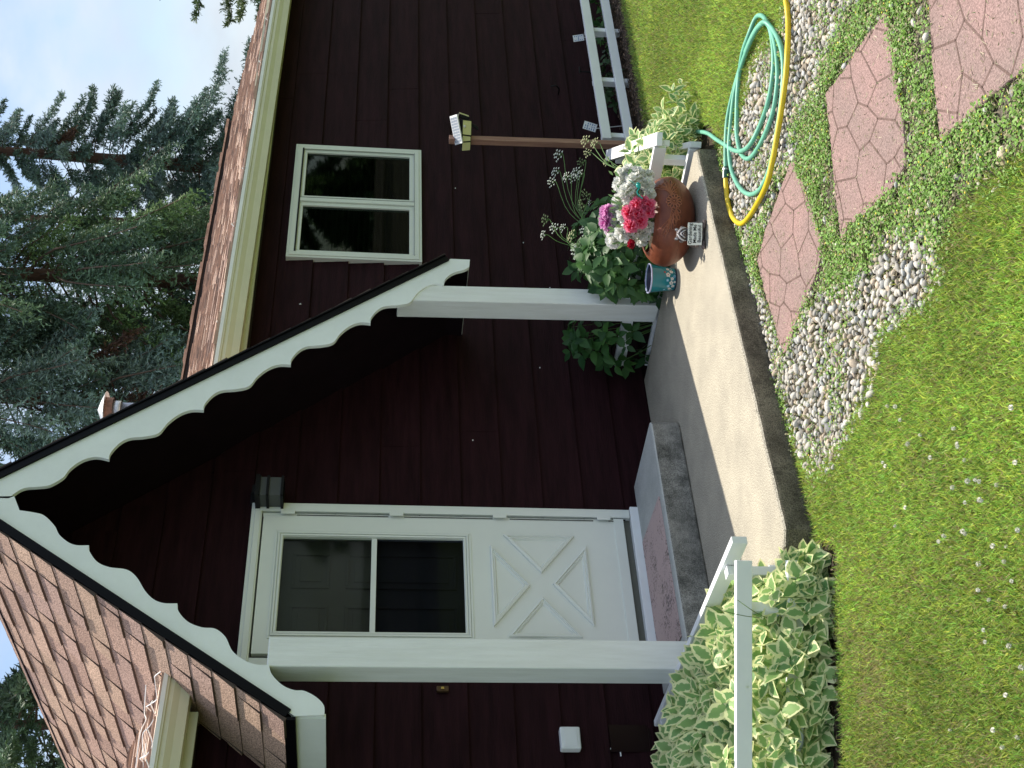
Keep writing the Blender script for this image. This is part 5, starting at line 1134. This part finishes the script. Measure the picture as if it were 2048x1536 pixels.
# left patch: fills the bed, spills over and under the rails
def height_l(P):
    # distance inside the bed from the front rail and the slab side
    a_ = np.array([-1.545, -1.785]); d = np.array([-.807, .590]); nn = np.array([.590, .807]); q = P-a_; din = q@nn; ds = (-1.43-P[:, 0])
    h = .13+.34*np.clip(din/.45, 0, 1)**.7; h *= .72+.28*np.clip(ds/.25, 0, 1); h *= .9+.1*noise2(P, 9, 77); wall = np.clip((-P[:, 1])/.35, 0, 1); return h*(.72+.28*wall), din, ds
r_ = np.random.default_rng(17); P = r_.uniform((-3.3, -1.95), (-1.36, -.08), (2900, 2)); h, din, ds = height_l(P)
k = (din > -.06) & (ds > -.02) & (P[:, 1] < -.08); k &= ~((P[:, 1] < -1.5) & (P[:, 0] > -1.52)); P = P[k]; h = h[k]; din = din[k]; ds = ds[k]; front = din < .12
z = np.where(front, r_.uniform(.05, 1.25, len(P)), np.where(r_.random(len(P)) < .75, r_.uniform(.78, 1.02, len(P)), r_.uniform(.3, .8, len(P))))*h+GZ
keep = ~((din < .09) & (z > .08)) | (din > .2); P, z, din, h = P[keep], z[keep], din[keep], h[keep]
C3 = np.stack([P[:, 0], P[:, 1], z], 1)
# extra leaves on the front skin of the patch, under and between the rails
n = 380; s_ = r_.uniform(.10, 2.5, n); dpt = r_.uniform(-.10, .09, n); zz2 = GZ+.05+r_.uniform(0, .36, n)*(1-.25*np.clip(-dpt/.1, 0, 1)); F_ = np.stack([-1.545-.807*s_+.590*dpt, -1.785+.590*s_+.807*dpt, zz2], 1)
k = (zz2 < np.where(dpt < .04, .12-.0*dpt, .30)) & ~((s_ < .3) & (dpt < 0)); F_ = F_[k]; C3 = np.concatenate([C3, F_]); n = 46; s_ = r_.uniform(.0, .22, n); dpt = r_.uniform(-.07, .09, n); C3 = np.concatenate([C3, np.stack([-1.50-.807*s_+.590*dpt, -1.77+.590*s_+.807*dpt, GZ+r_.uniform(.02, .10, n)], 1)])
vl = empty('variegated_plant', (-1.95, -1.2, GZ), 'bushy green plant with cream edged leaves behind the left white fence', 'plant')
O = np.stack([r_.normal(-.25, .35, len(C3)), r_.normal(-.75, .35, len(C3)), r_.uniform(.45, 1.3, len(C3))], 1)
clusters('foliage', C3, O, M_var, vl, 4, k=4, s=(.040, .104), spread=.9, wid=.98)
stems('stems', C3, lambda c: (c[0]+.03, c[1]+.05, GZ), vl, M_stem, every=5)
# thin grass blades leaning on the front rail
b = MB(); q = Vector(px(1540, 1205, .1))
for x0_, y0_, x1_, y1_ in ((1570, 1240, 1410, 1212), (1560, 1245, 1475, 1200), (1640, 1250, 1600, 1290), (1665, 1180, 1560, 1195)): b.tube(smooth_path([px(x0_, y0_, -.10), py((x0_+x1_)/2, (y0_+y1_)/2+6, -1.80), py(x1_, y1_, -1.83)], 5), .0016, 4)
tag(b.build('grass_stalks', mat('stalk_green', (.10, .16, .04), .6), loc=(-1.7, -1.85, GZ)), 'few thin grass stalks crossing the left fence rail', 'grass')
# right variegated plant around the corner fence
r_ = np.random.default_rng(23)
def blob(n, c, rad, seed, shell=.55):
    r = np.random.default_rng(seed); d = norm(r.normal(0, 1, (n, 3))); q = r.uniform(shell, 1, (n, 1))**.7; P = np.array(c)+d*q*np.array(rad); k = P[:, 2] > GZ+.02; return P[k], d[k]
vp = empty('variegated_plant', (1.55, -1.4, GZ), 'variegated plant growing round the corner fence behind the pot', 'plant')
A_ = [blob(95, (1.62, -1.42, .02), (.22, .18, .20), 1), blob(90, (1.45, -1.05, .02), (.20, .30, .26), 2), blob(55, (1.95, -1.2, .0), (.24, .18, .18), 3), blob(45, (1.70, -1.2, .12), (.22, .22, .18), 5), blob(28, (1.88, -1.58, -.02), (.25, .06, .12), 7)]
C_ = np.concatenate([a[0] for a in A_]); D_ = np.concatenate([a[1] for a in A_])+np.array([-.3, -.6, .5]); k = ~inpoly(C_, SLAB); C_, D_ = C_[k], D_[k]
clusters('foliage', C_, D_, M_var, vp, 8, k=4, s=(.045, .085), spread=.8, wid=.8); stems('stems', C_, lambda c: (c[0]*.7+1.62*.3, c[1]*.7-1.3*.3, GZ), vp, M_stem, every=2)
# leafy green bush in the corner by the post
gb = empty('leafy_bush', (1.55, -.5, GZ), 'leafy green bush between the wall and the right porch post', 'bush')
A_ = [blob(130, (1.75, -.50, .14), (.46, .30, .33), 11), blob(110, (1.45, -.70, .20), (.30, .30, .30), 12), blob(80, (1.24, -.28, .20), (.22, .22, .38), 13), blob(90, (1.30, -.86, .24), (.26, .20, .26), 14), blob(60, (1.28, -.80, .06), (.14, .3, .18), 15)]
C_ = np.concatenate([a[0] for a in A_]); D_ = np.concatenate([a[1] for a in A_])+np.array([-.35, -.6, .55]); k = ~(inpoly(C_, SLAB) & (C_[:, 2] < .05)) & ~((C_[:, 0] < 1.32) & (C_[:, 0] > 1.10) & (C_[:, 1] < -.40) & (C_[:, 1] > -.66)); C_, D_ = C_[k], D_[k]
k = (C_[:, 1] < -.04); C_, D_ = C_[k], D_[k]
clusters('foliage', C_, D_, M_grn, gb, 9, k=4, s=(.055, .105), spread=.85, wid=.82)
stems('stems', C_, lambda c: (c[0]*.6+1.5*.4, c[1]*.6-.5*.4, GZ), gb, M_stem, .003, every=2)
# small leafy plants in the bark bed behind the long fence
for i, (x, y, n_, rad, lab) in enumerate(((1192, 18, 60, (.36, .12, .11), 'low green plant in the bark bed at the far end of the fence'), (1200, 92, 14, (.10, .08, .07), 'tiny seedling in the bark bed between the fence posts'), (1205, 225, 60, (.36, .12, .10), 'low dark green plant in the bark bed near the lamp post'))):
    c = px(x+22, y, GZ); p = empty('bed_plant', (c[0], -.24, GZ), lab, 'plant'); C_, D_ = blob(n_, (c[0], -.24, GZ+.06), rad, 40+i); clusters('foliage', C_, D_+np.array([-.2, -.4, .7]), M_dgr if i == 2 else M_grn, p, 50+i, k=3, s=(.035, .07), spread=.7, wid=.7)
# umbel flowers on thin stalks
def umbel_me(seed):
    r = random.Random(seed); tv = []; V = []; Fc = []; mi = []
    b = MB(); n = 12
    for i in range(n):
        a = i*2.4; q = math.sqrt((i+.5)/n); e = Vector((q*math.cos(a), q*math.sin(a), .30-.25*q*q)); b.cm = 0; b.tube([(0, 0, -.55), e*.6+Vector((0, 0, -.1)), e], .012, 3, cap=False); b.cm = 1
        for j in range(7):
            a2 = j*2.4; q2 = .15*math.sqrt((j+.5)/7); c = e+Vector((q2*math.cos(a2), q2*math.sin(a2), .05-.6*q2*q2+r.uniform(-.01, .01))); s_ = .062
            vs = [c+Vector(v)*s_ for v in ((1, 0, 0), (0, 1, 0), (-1, 0, 0), (0, -1, 0), (0, 0, .8), (0, 0, -.8))]; b.add(vs, [(0, 1, 4), (1, 2, 4), (2, 3, 4), (3, 0, 4), (1, 0, 5), (2, 1, 5), (3, 2, 5), (0, 3, 5)])
    return b
UMB = {}
for nm, c in (('w', (.80, .82, .72)), ('g', (.20, .25, .12)), ('y', (.66, .66, .38))):
    b = umbel_me(3); me = bpy.data.meshes.new('flower_head'); me.from_pydata(b.v, [], b.f); me.polygons.foreach_set('material_index', b.mi); me.materials.append(M_stem); me.materials.append(mat('umbel_'+nm, c, .7, var=.15, vscale=3)); UMB[nm] = me
rr_ = random.Random(12)
for base, lst, lab, yy in (((1.52, -.72, .45), ((1091, 440, 'g', .9), (1087, 470, 'w', .7), (1109, 456, 'w', .8), (1126, 456, 'w', .65), (1144, 472, 'y', .9), (1170, 461, 'w', .85), (1155, 505, 'w', 1.0)), 'tall flowering stalks with white umbels leaning left above the leafy bush', -.75),
                      ((1.9, -.55, .35), ((1118, 311, 'w', 1.0), (1112, 345, 'w', .9), (1104, 365, 'w', .8), (1133, 354, 'w', .8), (1152, 345, 'w', .9), (1163, 326, 'g', .8), (1146, 356, 'w', .8), (1160, 350, 'w', .8), (1172, 390, 'g', .9), (1164, 412, 'g', 1.0), (1180, 405, 'w', .5)), 'cluster of white umbels on thin stalks in front of the middle siding boards', -.62),
                      ((1.75, -1.15, .2), ((1172, 282, 'y', .9), (1190, 286, 'y', .8), (1176, 306, 'y', .7), (1214, 323, 'y', .7)), 'yellowish white umbels on a stalk rising in front of the lamp post', -1.05)):
    t = empty('umbel_flowers', (base[0], base[1], GZ), lab, 'flowers', 'umbel flower stalks by the corner fence'); b = MB()
    for (x, y, kd, s_) in lst:
        p = Vector(py(x, y, yy+rr_.uniform(-.06, .06))); o = bpy.data.objects.new('flower_head', UMB[kd]); COL.objects.link(o); o.parent = t; o.location = p-t.location; o.scale = (.047*s_,)*3
        o.rotation_euler = (Vector((rr_.uniform(-.3, .3)-vf.x*.45, rr_.uniform(-.3, .3)-vf.y*.45, .8))).to_track_quat('Z', 'Y').to_euler()
        bs_ = Vector((base[0]+rr_.uniform(-.12, .12), base[1]+rr_.uniform(-.06, .06), GZ)); mid = Vector(base)+(p-Vector(base))*.35+Vector((rr_.uniform(-.03, .03), 0, .05)); b.tube(smooth_path([bs_, Vector(base)*.85+bs_*.15, mid, p-vz*.03, p-vz*.01], 4), .0022, 5)
        if kd == 'y': b.tube([mid, mid+vr*.03+vz*.02], .0018, 4)
    b.build('stalks', M_stem, t)
# seedlings in the lawn edge
# ------------------------------------------------------------------ conifers behind the house
M_bark = mat('bark', (.17, .085, .06), .9, c2=(.09, .05, .04), vscale=10, stretch=(4, 4, .6), bump=.8, bscale=20)
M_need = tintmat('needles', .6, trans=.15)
M_twig = mat('bare_twig', (.12, .075, .055), .9)
def conifer(name, base, H, r0, z0, z1, Lmax, nb, seed, lab, cols, weep=0., dens=1., lean=(0, 0), azlim=None, tw=24, nl=.075, dead=0., prof=None, group='tall conifers behind the house'):
    r = np.random.default_rng(seed); t = empty(name, base, lab, 'tree', group); base = np.array(base, float)
    b = MB(); pts = [base+np.array([lean[0]*k/10, lean[1]*k/10, H*k/10-(.0 if k else .3)]) for k in range(11)]; b.tube(pts, [r0*(1-.88*k/10)*(1+(.35 if k == 0 else 0)) for k in range(11)], 9); b.build('trunk', M_bark, t)
    TB = MB(); Ts, Ds, Zs, Ls, Cs = [], [], [], [], []
    for i in range(nb):
        f = (i+r.random())/nb; z = z0+(z1-z0)*f; az = i*2.39996+r.normal(0, .3); fr = np.clip((H-z)/(H-z0), .05, 1); L0 = Lmax*(prof(z) if prof else fr**.75)*r.uniform(.6, 1.1)
        o = base+np.array([lean[0]*z/H, lean[1]*z/H, z]); e0 = r.uniform(-.15, .25)-weep*.25; n = 10; path = [o]; el_ = e0; a = az; st = L0/n
        for k in range(n):
            el_ += (-.10-weep*.12 if k < 6 else (.12-weep*.18))+r.normal(0, .04); a += r.normal(0, .05); path.append(path[-1]+st*np.array([math.cos(a)*math.cos(el_), math.sin(a)*math.cos(el_), math.sin(el_)]))
        path = np.array(path); TB.tube(path[::2] if len(path) > 4 else path, [max(.008, .028*L0/3*(1-j/6.)) for j in range(len(path[::2]))], 4, cap=False)
        col = np.array(cols[r.integers(0, len(cols))])*r.uniform(.75, 1.25); isdead = r.random() < dead
        m_ = int(tw*dens*L0/Lmax)+6
        for q in range(m_):
            s_ = .22+.78*(q+r.random())/m_; x_ = s_*n; j = min(int(x_), n-1); p = path[j]+(path[j+1]-path[j])*(x_-j); d = norm(path[j+1]-path[j]); sd = np.cross(d, [0, 0, 1.]); sd = norm(sd)*(1 if q % 2 else -1)
            tl = L0*.26*(1.15-s_*.75)*r.uniform(.6, 1.25); dd = norm(d*r.uniform(.5, 1.0)+sd*r.uniform(.3, 1.0)+np.array([0, 0, -.15-weep*r.uniform(.4, 1.6)+(.35*s_ if weep < .5 else 0)])+r.normal(0, .12, 3))
            nn = int(34*tl/.5)+10; ns = 7; us = np.linspace(.08, 1, ns); g = np.array([0, 0, -(.15+weep)])*tl
            sub_d = norm(dd*.75+norm(r.normal(0, 1, (ns, 3)))*.85+np.array([0, 0, -.25*weep])); sub_l = tl*.42*(1.15-us*.6)*r.uniform(.7, 1.2, ns); ki = r.integers(0, ns, nn); w_ = r.random(nn)
            u = np.clip(us[ki]*.6+w_*.45, 0, 1); pos = p+dd*tl*us[ki][:, None]*.85+g*(us[ki]**2)[:, None]*.6+sub_d[ki]*(sub_l[ki]*w_)[:, None]; rad = norm(r.normal(0, 1, (nn, 3))); nd = norm(sub_d[ki]*1.0+rad*.75)
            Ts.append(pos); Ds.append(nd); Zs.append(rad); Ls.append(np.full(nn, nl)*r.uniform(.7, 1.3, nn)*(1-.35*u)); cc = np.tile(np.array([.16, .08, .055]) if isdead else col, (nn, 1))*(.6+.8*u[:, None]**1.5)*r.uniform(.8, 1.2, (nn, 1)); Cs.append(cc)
    T, D, Z, Lh, Cc = (np.concatenate(q) for q in (Ts, Ds, Zs, Ls, Cs))
    TB.build('branches', M_twig, t)
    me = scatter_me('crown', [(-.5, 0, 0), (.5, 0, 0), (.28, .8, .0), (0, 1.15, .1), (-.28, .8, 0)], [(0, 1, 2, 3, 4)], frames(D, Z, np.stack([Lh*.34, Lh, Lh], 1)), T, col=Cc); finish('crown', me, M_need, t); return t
def tb(x, y, dist): p = pd(x, y, dist); return (p[0], p[1], GZ)
BLUE = [(.20, .285, .255), (.15, .23, .195), (.27, .36, .33), (.12, .19, .15)]; GRN = [(.17, .27, .08), (.12, .21, .07), (.22, .33, .10), (.08, .15, .06)]
pA = pd(420, 334, 31); pA2 = pd(60, 298, 31); k_ = 17/(pA2[2]-pA[2])
lnA = ((pA2[0]-pA[0])*k_*.6, (pA2[1]-pA[1])*k_*.6)
conifer('spruce_tree', (pA[0]-lnA[0]*.35, pA[1]-lnA[1]*.35, GZ), 17, .24, 3.2, 13.5, 3.1, 175, 3, 'blue spruce with a bare leaning trunk against the clouds', BLUE, weep=.15, lean=lnA, dens=2.1, tw=30, nl=.085, dead=.02, prof=lambda z: .86 if z < 5.6 else max(.3, .86-.085*(z-5.6)))
pB = pd(150, 553, 26); conifer('weeping_spruce_tree', tb(150, 553, 26), 17, .24, 2.6, 12.5, 3.2, 185, 5, 'green conifer with long drooping branches behind the roof, in the middle', [(.155, .25, .16), (.11, .185, .125), (.20, .30, .17), (.23, .36, .14), (.13, .21, .155)], weep=.5, dens=1.2, tw=28, nl=.085, prof=lambda z: 1.0 if z < 8 else 1-.07*(z-8))
conifer('spruce_tree', tb(150, 800, 25), 16, .22, 3.2, 12.5, 3.0, 165, 8, 'dense dark blue spruce behind the flue pipe', [(.26, .37, .32), (.19, .29, .235), (.32, .43, .37), (.14, .22, .165)], weep=.45, dens=1.35, tw=28, nl=.085, dead=.02, prof=lambda z: 1.0 if z < 8 else 1-.07*(z-8))
conifer('spruce_tree', tb(160, 680, 29), 16, .22, 3.2, 13, 2.5, 70, 15, 'dark spruce between the drooping conifer and the flue pipe', [(.09, .145, .10), (.12, .18, .12)], weep=.4, dens=1.5, tw=26, nl=.09)
conifer('spruce_tree', tb(150, 440, 34), 17, .22, 3.5, 14, 2.6, 55, 16, 'farther dark spruce between the two visible trunks', [(.10, .16, .11), (.13, .19, .14)], weep=.5, dens=1.1, tw=24, nl=.11)
conifer('pine_tree', tb(70, 1450, 30), 15, .24, 3, 14, 3.8, 130, 18, 'grey green pine behind the left end of the porch roof', [(.15, .22, .12), (.19, .25, .15), (.11, .17, .10)], weep=.1, dens=1.1, tw=26, nl=.14, prof=lambda z: 1.0 if z < 10 else .7)
conifer('pine_tree', tb(480, -60, 24), 7.9, .15, 3.4, 7.2, 1.35, 40, 19, 'sparse tree whose twigs show beyond the far end of the roof', [(.13, .18, .08), (.10, .15, .08)], weep=-.25, dens=.9, tw=20, nl=.09)
# ------------------------------------------------------------------ what the window panes mirror: the far side of the garden
hb = MB()
for i in range(60): hb.box((0+i*.92, -22.02, GZ-.1), (.9+i*.92, -21.98, 1.75+.01*(i % 3)))
for z in (.35, 1.45): hb.box((0, -21.975, z), (55.2, -21.93, z+.09))
tag(hb.build('board_fence', mat('weathered_boards', (.16, .13, .10), .85, var=.2), loc=(27, -22, GZ)), 'weathered board fence across the far side of the garden', 'fence')
for i, (x, y) in enumerate(((20, -26), (26, -27), (33, -25.5), (12, -27), (41, -26))):
    conifer('hedge_conifer', (x, y, GZ), 8.5+.7*(i % 3), .2, .4, 8.3, 3.6, 60, 60+i, ['round dark conifer beyond the board fence, centre', 'round dark conifer beyond the board fence, right of centre', 'dark conifer beyond the board fence at the right', 'dark conifer beyond the board fence at the left', 'last dark conifer beyond the board fence, far right'][i], GRN, weep=.3, dens=1.0, tw=22, nl=.34, group='conifers on the far side of the garden')
